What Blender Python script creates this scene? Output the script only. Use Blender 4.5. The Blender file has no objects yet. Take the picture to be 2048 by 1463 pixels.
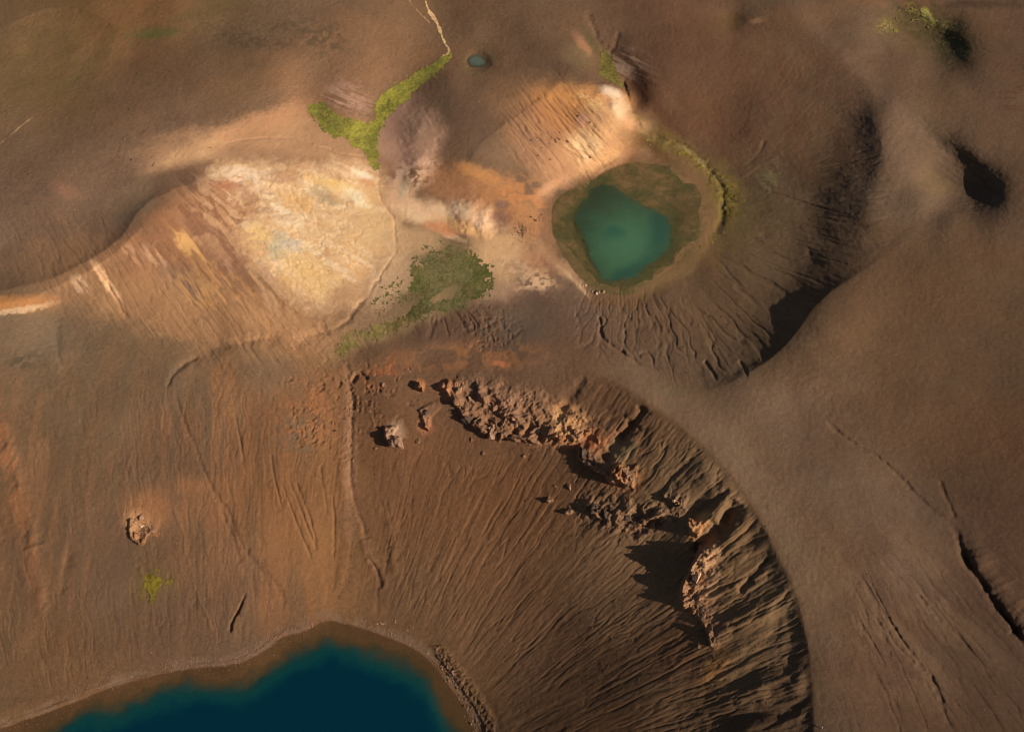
import bpy, math, numpy as np
from mathutils import Vector

# ------------------------------------------------------------------ camera, sky, sun, exposure
scn = bpy.context.scene
F = math.tan(math.radians(25.0))            # half of a 50 degree horizontal view
PITCH = math.radians(55.0)
CAM = np.array([0.0, -252.0, 405.0])
cd = bpy.data.cameras.new('camera'); cam = bpy.data.objects.new('camera', cd)
scn.collection.objects.link(cam); scn.camera = cam
cam.location = CAM; cam.rotation_euler = (math.radians(90) - PITCH, 0, 0)
cd.sensor_fit = 'HORIZONTAL'; cd.angle = math.radians(50); cd.clip_start = 1; cd.clip_end = 9000

SUN_EL, SUN_AZ = math.radians(29), math.radians(-27)      # azimuth from +X towards -Y
sdir = Vector((math.cos(SUN_EL) * math.cos(SUN_AZ), math.cos(SUN_EL) * math.sin(SUN_AZ), math.sin(SUN_EL)))
ld = bpy.data.lights.new('sun', 'SUN'); lo = bpy.data.objects.new('sun', ld); scn.collection.objects.link(lo)
ld.energy = 5.0; ld.angle = math.radians(0.6); ld.color = (1.0, 0.90, 0.76)
lo.rotation_euler = sdir.to_track_quat('Z', 'Y').to_euler(); lo.location = (300, -200, 300)
w = bpy.data.worlds.new('World'); scn.world = w; w.use_nodes = True
nt = w.node_tree; bgn = nt.nodes['Background']
sky = nt.nodes.new('ShaderNodeTexSky'); sky.sky_type = 'NISHITA'; sky.sun_disc = False
sky.sun_elevation = SUN_EL; sky.sun_rotation = math.radians(90) - SUN_AZ; sky.air_density = 1.0; sky.dust_density = 2.0
nt.links.new(sky.outputs[0], bgn.inputs[0]); bgn.inputs[1].default_value = 0.05
scn.view_settings.view_transform = 'Standard'; scn.view_settings.look = 'None'
scn.view_settings.exposure = 0.0; scn.view_settings.gamma = 1.0; scn.view_settings.use_curve_mapping = False

scn.cycles.filter_width = 0.9
COL = scn.collection
f32 = np.float32

# ------------------------------------------------------------------ projection helpers (survey of the ground)
sp, cp = math.sin(PITCH), math.cos(PITCH)
def ray(u, v):
    x = (np.asarray(u, float) - 1024) / 1024 * F
    y = -(np.asarray(v, float) - 731.5) / 1024 * F
    return x, cp + y * sp, -sp + y * cp
def place(u, v, h):
    dx, dy, dz = ray(u, v)
    t = (CAM[2] - h) / (-dz)
    return CAM[0] + dx * t, CAM[1] + dy * t, h + 0 * t

# ------------------------------------------------------------------ numpy noise
_rng = np.random.RandomState(7)
TAB = _rng.rand(16, 256, 256).astype(f32)
def vn(x, y, s=0):
    T = TAB[s % 16]
    xf = np.floor(x); yf = np.floor(y)
    fx = (x - xf).astype(f32); fy = (y - yf).astype(f32)
    xi = xf.astype(np.int32) + 37 * s; yi = yf.astype(np.int32) + 91 * s
    fx = fx * fx * fx * (fx * (fx * 6 - 15) + 10); fy = fy * fy * fy * (fy * (fy * 6 - 15) + 10)
    x0 = xi & 255; x1 = (xi + 1) & 255; y0 = yi & 255; y1 = (yi + 1) & 255
    a = T[y0, x0]; b = T[y0, x1]; c = T[y1, x0]; d = T[y1, x1]
    return a + (b - a) * fx + (c - a) * fy + (a - b - c + d) * fx * fy
def fbm(x, y, o=4, s=0, g=0.5):
    r = 0; a = 1; t = 0; ca, sa = 0.8, 0.6
    for k in range(o):
        r = r + a * vn(x, y, s + k); t += a; a *= g
        x, y = 2.03 * (ca * x - sa * y) + 5.3, 2.03 * (sa * x + ca * y) + 1.7
    return r / t
def sm(a, b, x):
    t = np.clip((x - a) / (b - a), 0, 1); return t * t * (3 - 2 * t)

# ------------------------------------------------------------------ grid
def axis(lo, hi, step, mlo, mhi, far_lo, far_hi):
    c = list(np.arange(lo - mlo, hi + mhi, step))
    a = [c[0]]; s = step
    while a[-1] > far_lo: s *= 1.13; a.append(a[-1] - s)
    b = [c[-1]]; s = step
    while b[-1] < far_hi: s *= 1.13; b.append(b[-1] + s)
    return np.array(a[1:][::-1] + c + b[1:])
STEP = 1.8
us = axis(0, 2048, STEP, 30, 30, -2800, 4800)
vs = axis(0, 1463, STEP, 30, 30, -1750, 5200)
NU, NV = len(us), len(vs)
U, V = np.meshgrid(us, vs); U = U.astype(f32); V = V.astype(f32)
GX, GY, _ = place(U, V, 45.0); GX = GX.astype(f32); GY = GY.astype(f32)
def box(u0, v0, u1, v1):
    return (slice(max(0, np.searchsorted(vs, v0)), np.searchsorted(vs, v1)), slice(max(0, np.searchsorted(us, u0)), np.searchsorted(us, u1)))
WU = (fbm(GX / 9, GY / 9, 4, 1) - .5).astype(f32) * 2; WV = (fbm(GX / 9, GY / 9, 4, 5) - .5).astype(f32) * 2    # wobble, roughly -1..1
WF = (fbm(GX / 1.6, GY / 1.6, 3, 9) - .5).astype(f32) * 2
WG = (fbm(GX / 1.6 + 50, GY / 1.6, 3, 3) - .5).astype(f32) * 2

WL = (fbm(GX / 22 + 7, GY / 22, 2, 6) - .5).astype(f32) * 3; WM = (fbm(GX / 22, GY / 22 + 7, 2, 10) - .5).astype(f32) * 3
def seg_dist(u, v, pts):
    """distance, side (left of travel positive) and arc parameter to a polyline"""
    best = np.full(u.shape, 1e9, f32); side = np.zeros(u.shape, f32); arc = np.zeros(u.shape, f32); L = 0
    for (x0, y0), (x1, y1) in zip(pts[:-1], pts[1:]):
        dx, dy = x1 - x0, y1 - y0; l = math.hypot(dx, dy)
        t = np.clip(((u - x0) * dx + (v - y0) * dy) / (l * l), 0, 1)
        d = np.hypot(u - x0 - t * dx, v - y0 - t * dy)
        m = d < best
        best = np.where(m, d, best); arc = np.where(m, L + t * l, arc)
        side = np.where(m, np.sign((u - x0) * dy - (v - y0) * dx), side); L += l
    return best, side, arc, L
def poly_sd(u, v, pts):
    """signed distance, positive inside"""
    p = list(pts) + [pts[0]]
    best = np.full(u.shape, 1e9, f32); ins = np.zeros(u.shape, bool)
    for (x0, y0), (x1, y1) in zip(p[:-1], p[1:]):
        dx, dy = x1 - x0, y1 - y0; l2 = dx * dx + dy * dy + 1e-9
        t = np.clip(((u - x0) * dx + (v - y0) * dy) / l2, 0, 1)
        best = np.minimum(best, np.hypot(u - x0 - t * dx, v - y0 - t * dy))
        if y0 != y1:
            c = ((y0 > v) != (y1 > v)) & (u < (x1 - x0) * (v - y0) / (y1 - y0) + x0); ins ^= c
    return np.where(ins, best, -best)
def smooth_pts(pts, n=3, closed=True):
    p = np.array(pts, float)
    for _ in range(n - 1):
        q = np.roll(p, -1, 0) if closed else p[1:]
        b = p if closed else p[:-1]
        r = np.empty((len(b) * 2, 2)); r[0::2] = b * .75 + q * .25; r[1::2] = b * .25 + q * .75
        if not closed: r = np.vstack([p[:1], r, p[-1:]])
        p = r
    return [tuple(x) for x in p]

# ------------------------------------------------------------------ outlines of water, rim, crests (surveyed)
LAKE = smooth_pts([(-250, 1530), (-80, 1480), (50, 1440), (150, 1402), (235, 1368), (330, 1343), (400, 1332), (468, 1330), (530, 1300), (560, 1272), (610, 1262), (650, 1238),
        (690, 1247), (745, 1262), (800, 1283), (850, 1310), (880, 1345), (910, 1385), (935, 1420), (955, 1463), (965, 1560), (950, 1700), (850, 1900), (550, 2050), (100, 1980), (-250, 1800)], 2)
POND = smooth_pts([(1108, 402), (1125, 386), (1160, 370), (1200, 350), (1235, 330), (1262, 322), (1300, 326), (1345, 330), (1375, 350), (1400, 380), (1418, 420), (1415, 455), (1395, 490),
        (1360, 525), (1325, 548), (1290, 572), (1262, 590), (1225, 590), (1190, 580), (1165, 562), (1140, 535), (1120, 500), (1105, 465), (1100, 430)], 2)
POOL = smooth_pts([(934, 119), (942, 111), (952, 108), (963, 112), (976, 124), (970, 131), (957, 136), (943, 134), (936, 128)], 2)
RIM = smooth_pts([(1030, 690), (1100, 712), (1180, 745), (1245, 775), (1292, 806), (1350, 845), (1405, 890), (1455, 940), (1495, 995), (1530, 1055), (1562, 1120),
        (1590, 1180), (1610, 1250), (1620, 1320), (1626, 1390), (1628, 1463), (1625, 1600), (1580, 1800), (1450, 2000)], 2, False)
CREST = smooth_pts([(1290, 800), (1380, 790), (1470, 762), (1560, 706), (1600, 650), (1640, 600), (1710, 550), (1790, 500), (1860, 430), (1800, 385), (1765, 320), (1755, 240), (1700, 160), (1600, 90)], 2, False)

# ------------------------------------------------------------------ spot heights in metres above the crater lake
HP = """
-900 -900 90|400 -900 95|1100 -900 95|1900 -900 92|2900 -900 85|-900 -200 80|2900 0 75|-900 500 70|2900 700 66|2900 1500 60|-900 1200 45|-900 1800 40|-700 2300 60|600 2500 62|1600 2300 62|2600 2300 60
0 -200 80|500 -200 78|1000 -200 76|1500 -200 80|2000 -200 78
0 0 75|100 -20 76|200 0 75|70 60 69|220 60 67|350 20 70|60 130 63|0 160 64|90 205 59|190 150 60|270 95 61|370 75 63|450 50 64|560 20 68|700 -20 70
300 200 63|150 300 61.5|100 380 61|400 150 65|500 100 66|600 80 67|700 60 69|560 170 63|480 230 61.5|380 290 59.5|20 300 61|0 400 60|300 300 60.5
100 480 57.5|230 420 56.5|0 510 57|300 350 57.5|170 450 57
-60 600 61|0 582 61|60 567 61|130 545 61|190 512 60.5|240 478 60|280 430 59.5|330 385 59|400 345 58.5|460 330 57
-60 700 52|0 690 53|0 800 44|0 950 32|0 1100 20|0 1250 9|0 1380 2|-200 1400 3
120 640 54|110 720 49|200 700 49|260 600 54|330 760 42|300 900 31|300 1050 20|300 1180 10.5|300 1290 3.5|300 1340 1
150 900 35|150 1100 20|150 1280 7|150 1370 1.5
360 520 53|420 430 56|440 600 49.5|540 640 45.5|600 660 43|480 680 46|420 700 43|350 720 44|400 745 40.5|500 760 39|600 730 39|650 760 35
500 830 33|500 950 24|500 1100 12.5|530 1210 4|600 850 30|620 1000 18.5|620 1130 8|640 1200 3|420 850 33|420 1000 22|420 1150 10|430 1280 3
470 300 57.5|560 260 56.5|640 300 53.5|700 310 51|560 340 54|640 370 50.5|700 400 47|740 450 43.8|770 500 41.7|700 520 42.5|640 590 42|560 520 46|520 450 50|600 450 47.5|480 380 55|700 590 40.6
745 345 46.8|770 390 44.8|792 440 42.8|800 490 41.3|770 520 41|735 280 49|690 255 50|640 220 51.5|600 190 56|680 190 57|740 170 58.5|760 200 53|800 165 56|850 140 58|895 108 60.5|880 60 63|860 0 67|800 60 66|780 110 62|720 130 63
900 200 62|960 240 62|900 160 63|1050 120 64|980 80 64|950 60 66|955 122 60.6|930 115 60.8|1000 130 62.5|955 150 62|1000 200 62.5|1060 60 68|1100 -20 72|950 0 70
1150 135 64.5|1110 170 64|1060 215 63|1010 260 61.5|960 320 57|940 370 50.5|900 300 57.5|860 240 57|830 260 54.2|800 230 53.4|790 290 50|800 340 46.8|850 330 50|855 400 44.5|900 420 43.2|960 430 43|930 390 46.5|1000 400 46|1030 350 51|1080 380 45.5|1060 440 42|1000 470 41.7|880 460 41.4|1100 330 52
1180 160 64|1130 220 61.5|1180 240 61|1220 190 61.5|1245 215 60|1260 240 56.5|1272 265 48|1250 310 42.5|1220 335 41|1180 355 40.2|1120 380 40|1160 300 51|1110 290 57|1200 280 55
1165 60 67|1190 60 66|1215 110 59.5|1235 150 56.5|1250 178 54.5|1265 215 50.5|1285 270 44.5|1320 300 41|1240 60 68|1260 110 64|1290 150 62|1300 200 56|1340 250 48
1400 200 57|1350 60 71|1300 100 67|1450 120 67|1500 200 60|1550 110 70|1450 290 45.5|1500 360 43|1470 440 41.5|1430 340 40.5|1450 500 42|1560 300 52|1600 200 64|1650 290 59.5|1705 250 66.6|1695 350 63|1672 420 58.5|1735 420 65.5|1640 230 63.5|1560 430 46|1620 400 51|1400 130 66|1520 250 56|1640 200 67
1760 200 72.5|1760 300 71|1800 380 68|1860 430 66|1790 500 65.5|1710 550 64.5|1640 600 63.5|1600 650 62.5|1560 706 61|1470 762 57.5|1380 790 55
1690 450 59.5|1640 510 53.5|1590 560 50|1540 620 51|1500 560 46|1450 620 46.5|1400 660 47.5|1330 600 43|1300 680 47|1400 740 51.5|1200 660 46|1300 750 51.5|1480 690 52|1380 560 40.5|1430 540 42.5|1250 620 41.5|1200 600 40.8
1050 640 43.6|950 620 42.6|850 650 43.5|760 700 40|1000 570 41|1040 530 40.4|1100 580 41|1000 540 40.8|900 560 40.1|850 520 40.4|880 600 40.1|820 610 39.9|780 650 39.2|720 680 38.5|690 715 37.6|700 640 40|1080 480 40.6|1140 590 41.5|940 510 40.6
1050 700 48|1100 712 49|1180 745 51|1245 775 52.5|1292 806 54|1405 890 57|1495 995 60|1562 1120 62|1610 1250 63|1626 1390 64|1628 1463 64|1625 1600 64|1450 2000 61
1350 800 54.5|1500 920 58|1580 1020 61|1650 1100 63|1680 1250 64|1690 1400 64.5|1750 1463 62|1600 830 58|1700 900 60|1800 960 58|1850 1010 57.5|1910 1050 57|1930 1130 56|2048 1290 52|1800 1100 60|1850 1250 58|1800 1400 58|1950 1400 52|2100 1463 46
2000 1100 57|2060 1200 55|1950 1000 59|2100 1000 60|2000 700 64|1850 750 64|1700 800 60.5|1750 640 65|2048 550 67|1950 480 69|1850 560 66.5|2200 700 64|2200 1100 58|2200 1400 47
1840 330 71.5|1850 400 69|1900 445 68.5|1992 442 70|2020 370 72|1960 280 73|1880 230 73|1820 260 73|1865 345 66.5|1895 395 64|1950 412 65.6|1978 404 67.6|1930 330 68.5|1985 350 69.5|1880 290 70
1810 100 67.5|1830 80 67|1870 105 67|1780 90 68.5|1850 20 75|1800 20 74|1930 60 74|1960 110 73.5|1900 128 69.5|1820 122 69.5|1740 100 72.5|1740 40 74|1900 50 71.5|1920 100 70|2000 50 76
1460 40 69|1430 20 71|1490 60 71|1500 30 72|1440 60 70.5|1650 50 75|1680 120 74|1780 210 74|1900 180 73|2048 150 74|2048 0 77|2048 300 73.5|1600 0 77|1700 0 77
700 800 29|700 900 21|710 1000 14.5|730 1100 8.5|760 1190 3.8|760 1235 1.5|700 1210 2|640 1225 1
750 760 36.5|850 730 40|950 720 44|1000 760 43|900 770 39|780 850 28|800 920 21.5|850 870 27|960 800 38.5|1050 800 42|1020 900 28.5|1100 900 31|900 900 24.5|950 920 24.5|850 1000 17|780 1050 12.5|900 1100 13.5|1000 1000 20.5|1100 1000 24.5|1000 1100 15.5|850 1200 5.5
1100 780 45|1180 850 41.5|1200 960 33|1260 880 46.5|1300 960 43.5|1250 1020 33.5|1330 1040 37.5|1400 1000 47|1400 1080 44|1500 1080 57.5|1450 1000 56|1400 940 55|1540 1130 60|1330 1120 31.5|1250 1150 26.5|1150 1150 21|1050 1180 14.5|960 1250 7|900 1310 3
1470 1150 53|1400 1200 41|1320 1220 32|1200 1260 22|1100 1320 13|1000 1380 6|960 1400 2.5|1530 1300 55|1450 1320 47|1350 1350 36|1250 1400 24|1580 1250 60.8|1585 1350 60.8|1590 1440 61.5|1120 1450 13.5|1010 1460 5|1400 1463 36|1520 1463 53.5|1540 1200 58|1555 1380 57.5|1300 1600 27|1500 1650 46|1100 1700 12
"""
pts = np.array([[float(q) for q in t.split()] for l in HP.strip().splitlines() for t in l.split('|')])
def hasside():
    # which side of the two lines is the hollow: probe
    d, s, a, L = seg_dist(np.array([1400.]), np.array([1100.]), RIM); r = s[0]
    d, s, a, L = seg_dist(np.array([1500.]), np.array([600.]), CREST); return r, s[0]
SR, SC = hasside()
def rimcusp(u, v):
    d, s, a, L = seg_dist(u, v, RIM); A = 1.9 * sm(40, 330, a)
    return np.where(s * SR > 0, -A * 1.5 * (1 - np.exp(-d / 45.0)) * np.exp(-d / 200.0), 0.0)
def crestcusp(u, v):
    d, s, a, L = seg_dist(u, v, CREST); A = 3.6 * sm(60, 260, a) * (1 - .45 * sm(430, 640, a)) * (1 - sm(L - 250, L, a))
    w_ = 30 + 60 * sm(430, 620, a); return np.where(s * SC > 0, -A * 1.5 * (1 - np.exp(-d / w_)) * np.exp(-d / 110.0), 0.0)
def tps_fit(p, z, lam):
    n = len(p); d2 = ((p[:, None] - p[None]) ** 2).sum(-1)
    K = np.where(d2 > 0, d2 * np.log(d2 + 1e-12), 0) + lam * np.eye(n)
    P = np.c_[np.ones(n), p]; A = np.zeros((n + 3, n + 3)); A[:n, :n] = K; A[:n, n:] = P; A[n:, :n] = P.T
    return np.linalg.solve(A, np.r_[z, 0, 0, 0])
_d, _s, _a, _L = seg_dist(pts[:, 0], pts[:, 1], RIM)
_in = (_s * SR > 0) & (_d > 25) & (pts[:, 0] > 1000) & (pts[:, 1] > 880) & (pts[:, 2] < 60)
pts[:, 2] += np.where(_in, 5.5 * np.sin(np.pi * np.clip(pts[:, 2] / 62, 0, 1)) * np.clip((pts[:, 0] - 1000) / 200, 0, 1), 0)
p2 = pts[:, :2] / 500.0
z2 = pts[:, 2] - rimcusp(pts[:, 0], pts[:, 1]) - crestcusp(pts[:, 0], pts[:, 1])
HS = .70
cf = tps_fit(p2, z2, 0.0015)
def tps_eval(u, v):
    x = (u.ravel() / 500).astype(f32); y = (v.ravel() / 500).astype(f32)
    r = np.full(x.shape, cf[-3], f32) + f32(cf[-2]) * x + f32(cf[-1]) * y
    for (px, py), c in zip(p2, cf[:-3]):
        d2 = (x - f32(px)) ** 2 + (y - f32(py)) ** 2 + f32(1e-9); r += f32(c) * d2 * np.log(d2)
    return r.reshape(u.shape)
# evaluate on a coarse lattice, then Catmull-Rom to the grid (the surface itself is smooth)
cu = np.arange(-720, 2780, 8.0); cv = np.arange(-700, 2300, 8.0)
CU, CV = np.meshgrid(cu, cv); CH = tps_eval(CU, CV)
def crm(x, g0, st, n):
    t = np.clip((x - g0) / st, 1, n - 3); i = np.floor(t).astype(int); f = t - i
    W = np.zeros((len(x), n), f32); r = np.arange(len(x))
    W[r, i - 1] = -.5 * f + f * f - .5 * f ** 3; W[r, i] = 1 - 2.5 * f * f + 1.5 * f ** 3
    W[r, i + 1] = .5 * f + 2 * f * f - 1.5 * f ** 3; W[r, i + 2] = -.5 * f * f + .5 * f ** 3
    return W
H = (crm(vs, cv[0], 8.0, len(cv)) @ CH.astype(f32)) @ crm(us, cu[0], 8.0, len(cu)).T
H = H + rimcusp(U + 2 * WU, V + 2 * WV).astype(f32) + crestcusp(U + 3 * WU, V + 3 * WV).astype(f32)
out = np.maximum(np.maximum(-U - 350, U - 2400), np.maximum(-V - 350, V - 1850))
H = H * HS
k = sm(0, 420, out); H = H * (1 - k) + (44 + 12 * (fbm(GX / 160, GY / 160, 3, 2) - .5)) * k

LAKE_Z, POND_Z, POOL_Z = 0.0, 40.0 * HS, 60.3 * HS
def water_bed(poly, level, blend, shore_slope, bed):
    b = box(min(p[0] for p in poly) - 90, min(p[1] for p in poly) - 90, max(p[0] for p in poly) + 90, max(p[1] for p in poly) + 90)
    sd = poly_sd(U[b] + 2.5 * WU[b] + 1.2 * WF[b], V[b] + 2.5 * WV[b] + 1.2 * WG[b], poly)
    h = H[b]; o = -sd
    kk = sm(0, blend, o)
    outh = np.maximum(level + .02, h * kk + (level + shore_slope * o) * (1 - kk)); outh = np.where(o < blend, outh, h)
    H[b] = np.where(sd > 0, level - bed(sd), outh)
    return b, sd
bL, sdL = water_bed(LAKE, LAKE_Z, 60, .035, lambda d: .03 * d + 10 * sm(20, 240, d))
bP, sdP = water_bed(POND, POND_Z, 40, .012, lambda d: .01 * d + 2 * sm(10, 90, d))
bO, sdO = water_bed(POOL, POOL_Z, 14, .05, lambda d: .1 * d)

# ------------------------------------------------------------------ relief features
def polar(u, v):
    x, y, _ = place(u, v, 45.0); dx, dy = GX - x, GY - y
    return np.arctan2(dx, dy), np.hypot(dx, dy)
TH, RR = polar(640, 1690)
def patch(b, sc=6, s=3, lo=.42, hi=.58): return sm(lo, hi, fbm(GX[b] / sc, GY[b] / sc, 5, s))
def groove(pts, w, depth, wob=3.0, power=1.0, e=.12):
    xs = [p[0] for p in pts]; ys = [p[1] for p in pts]; m = 6 * w + 10
    b = box(min(xs) - m, min(ys) - m, max(xs) + m, max(ys) + m)
    d, s, a, L = seg_dist(U[b] + wob * WU[b] + .6 * wob * WF[b] + wob * WL[b], V[b] + wob * WV[b] + .6 * wob * WG[b] + wob * WM[b], smooth_pts(pts, 2, False))
    t = a / L; env = sm(0, e, t) * (1 - sm(1 - e, 1, t)); q = vn(a / 34, a * 0 + L, 6); q2 = vn(a / 9, a * 0 + L, 3)
    depth = depth * (.25 + .9 * q + .5 * q2); w = w * (.65 + .7 * q2)
    H[b] -= (depth * env * np.exp(-(d / w) ** 2) * power).astype(f32)
    return b, d, env
def crag_noise(b):
    th, rr = TH[b] * 110, RR[b]
    a = .5 - np.abs(fbm(th / 4.2 + .5 * WU[b], rr / 8, 3, 6) - .5) * 5
    c = fbm(th / 1.5, rr / 3, 3, 9) - .5; k = np.round((fbm(th / 6, rr / 6, 3, 2)) * 7) / 7 - .5
    return a * .9 + c * 1.7 + k * 1.6
def cusp(pts, A, w, L, side_at, e=.15, wob=4):
    xs = [p[0] for p in pts]; ys = [p[1] for p in pts]; m = 3.5 * L; b = box(min(xs) - m, min(ys) - m, max(xs) + m, max(ys) + m); P = smooth_pts(pts, 3, False)
    ref = seg_dist(np.array([float(side_at[0])]), np.array([float(side_at[1])]), P)[1][0]
    d, s, a, LL = seg_dist(U[b] + wob * WU[b], V[b] + wob * WV[b], P); t = a / LL; env = sm(0, e, t) * (1 - sm(1 - e, 1, t))
    end = 1 - sm(2.4 * L, 3.4 * L, d)
    H[b] -= np.where(s * ref > 0, A * env * end * (1 - np.exp(-d / w)) * np.exp(-d / L), 0).astype(f32)
def cliff(pts, A, Lf, side_at, wob=8, rough=1.0, foot=2.0, e=.12):
    """raised rock shelf: steep face along the line, dying away uphill on the side of side_at"""
    xs = [p[0] for p in pts]; ys = [p[1] for p in pts]; m = 5 * Lf + 10
    b = box(min(xs) - m, min(ys) - m, max(xs) + m, max(ys) + m)
    P = smooth_pts(pts, 2, False)
    sref = seg_dist(np.array([float(side_at[0])]), np.array([float(side_at[1])]), P)[1][0]
    d, s, a, L = seg_dist(U[b] + wob * WU[b] + .5 * wob * WF[b], V[b] + wob * WV[b] + .5 * wob * WG[b], P)
    sd = d * s * sref; t = a / L; env = sm(0, e, t) * (1 - sm(1 - e, 1, t))
    near = np.exp(-(np.maximum(sd, 0) / Lf)) * sm(-foot, foot, sd)
    rock = crag_noise(b)
    H[b] += (A * env * near * (1 + .5 * rock * rough)).astype(f32)
    return b, env * near, sd
cusp([(-200, 600), (-60, 597), (0, 584), (60, 568), (130, 546), (190, 513), (238, 478), (264, 440), (290, 405), (340, 382), (420, 350)], 2.6, 22, 110, (100, 400), .1)
cusp([(-200, 640), (-60, 618), (0, 606), (60, 598), (130, 566), (190, 533), (240, 500), (268, 470), (300, 440)], 2.0, 26, 120, (300, 700), .1)
cusp([(925, 345), (950, 300), (990, 262), (1050, 222), (1105, 182), (1150, 132)], 1.7, 34, 80, (900, 150))
cusp([(1215, 165), (1248, 190), (1268, 225), (1272, 255), (1258, 298), (1228, 328), (1180, 352)], 2.4, 9, 34, (1330, 260))
def hollow(u, v, ang, s_long, s_wall, s_open, D):
    R_ = 3.2 * max(s_long, s_open); b = box(u - R_, v - R_, u + R_, v + R_); c, n_ = math.cos(math.radians(ang)), math.sin(math.radians(ang))
    du = U[b] + 5 * WU[b] - u; dv = V[b] + 5 * WV[b] - v; al = du * c + dv * n_; ac = du * n_ - dv * c       # ac grows towards the shaded upper right wall
    sg = np.where(ac > 0, s_wall, s_open); H[b] -= (D * np.exp(-(al / s_long) ** 2 - (ac / sg) ** 2)).astype(f32)
def scarp(pts, A, w, side_at, e=.3):
    xs = [p[0] for p in pts]; ys = [p[1] for p in pts]; m = 8 * w; b = box(min(xs) - m, min(ys) - m, max(xs) + m, max(ys) + m); P = smooth_pts(pts, 3, False)
    ref = seg_dist(np.array([float(side_at[0])]), np.array([float(side_at[1])]), P)[1][0]
    d, s_, a, LL = seg_dist(U[b] + 5 * WU[b], V[b] + 5 * WV[b], P); t = a / LL; env = sm(0, e, t) * (1 - sm(1 - e, 1, t)); sd = d * s_ * ref; q = np.log1p(np.exp(np.clip(sd / 7, -20, 20))) * 7 / w
    H[b] -= (A * env * q * np.exp(1 - q) * (1 - sm(1.3 * w, 3 * w, d))).astype(f32)
hollow(1905, 356, 46, 96, 60, 84, 1.6)
scarp([(1790, 190), (1830, 228), (1880, 258), (1935, 298), (1982, 345), (2006, 400), (2006, 450)], 3.0, 46, (1890, 380))
scarp([(1730, -20), (1800, 8), (1870, 40), (1920, 82), (1945, 130), (1950, 170)], 1.8, 38, (1840, 100))
scarp([(1560, 20), (1650, 70), (1722, 150), (1752, 230), (1762, 310), (1745, 390), (1722, 450), (1690, 540)], 1.5, 64, (1600, 320))
hollow(1858, 74, 32, 86, 46, 66, 1.0)
hollow(1464, 40, 20, 30, 16, 26, .8)
hollow(1760, 92, 60, 34, 16, 30, 1.0)
cusp([(250, 60), (200, 30), (130, 10), (60, 30), (0, 60)], 2.0, 24, 70, (150, 120)); cusp([(40, 30), (130, 40), (220, 60), (300, 72)], 1.2, 18, 50, (150, 120))
# gentle undulation and fine ground roughness
H += (1.1 * (fbm(GX / 26, GY / 26, 3, 4) - .5)).astype(f32) * (1 - np.clip(sm(0, 1, (H < .3)), 0, 1))
dry = np.ones_like(H)
dry[bL] = np.where(sdL > -8, .0, 1); dry[bP] = np.where(sdP > -4, .15, 1); dry[bO] = np.where(sdO > -2, .1, 1)
H += ((.20 * (fbm(GX / 1.5, GY / 1.5, 3, 11) - .5) + .06 * (vn(GX / .5, GY / .5, 2) - .5) * sm(.3, .65, fbm(GX / 12, GY / 12, 3, 15))) * dry).astype(f32)

RD, RS, RA, RL = seg_dist(U + 3 * WU, V + 3 * WV, RIM); RIN = RD * RS * SR        # + inside crater
def ellip(u, v, ru, rv, ang=0, soft=.35, warp=0, b=None):
    c, s_ = math.cos(math.radians(ang)), math.sin(math.radians(ang))
    if b is None:
        R = max(ru, rv) * 1.7 + warp * 1.5; b = box(u - R, v - R, u + R, v + R)
    du = U[b] + warp * (WU[b] + .5 * WF[b]) - u; dv = V[b] + warp * (WV[b] + .5 * WG[b]) - v
    x = (du * c + dv * s_) / ru; y = (-du * s_ + dv * c) / rv
    return b, 1 - sm(1 - soft, 1 + soft, np.hypot(x, y))
def lines(across, along, sp_, st, seed, wd, meander=.35):
    a2 = across / sp_ + meander * (fbm(across / sp_ / 2.5 + 9, along / sp_ / 2.5, 3, seed + 3) - .5) * 2
    n = .75 * vn(a2, along / (sp_ * st), seed) + .25 * vn(a2 * 2.1, along / (sp_ * st * .6), seed + 1)
    return np.exp(-((n - .5) / wd) ** 2)
# rills on the crater's east and north walls
lk0 = np.full(U.shape, -500., f32); lk0[bL] = sdL
def add(b, m, h): H[b] += (m * h).astype(f32)
b = box(690, 850, 1640, 1500)
wall = sm(0, 20, RIN[b]) * sm(-20, -60, -0 * RIN[b] - 60) if False else sm(6, 40, RIN[b])
sdb = -np.full_like(wall, -1)
lk = np.full(U.shape, -500., f32); lk[bL] = sdL; lk = -lk[b]
wall = wall * sm(25, 90, lk)
th, rr = TH[b] * 110, RR[b]
zone = sm(-.5, .12, fbm(th / 22, rr / 40, 3, 12) - .42) * wall
g1 = lines(th, rr, 2.3, 11, 2, .045, .28); g2 = lines(th, rr, 1.25, 9, 8, .08, .25); 
mA = ellip(1060, 1160, 420, 230, -35, .4, 20, b)[1]; mB = ellip(900, 1020, 170, 150, 0, .4, 20, b)[1]; mC = ellip(1300, 1350, 330, 170, -35, .5, 20, b)[1]
mm = np.clip(mA + mB + mC, 0, 1)
add(b, -zone * mm, .20 * g1 + .11 * g2)
add(b, wall * mm * .5, .34 * (fbm(th / 2.2, rr / 14, 3, 10) - .5))
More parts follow.
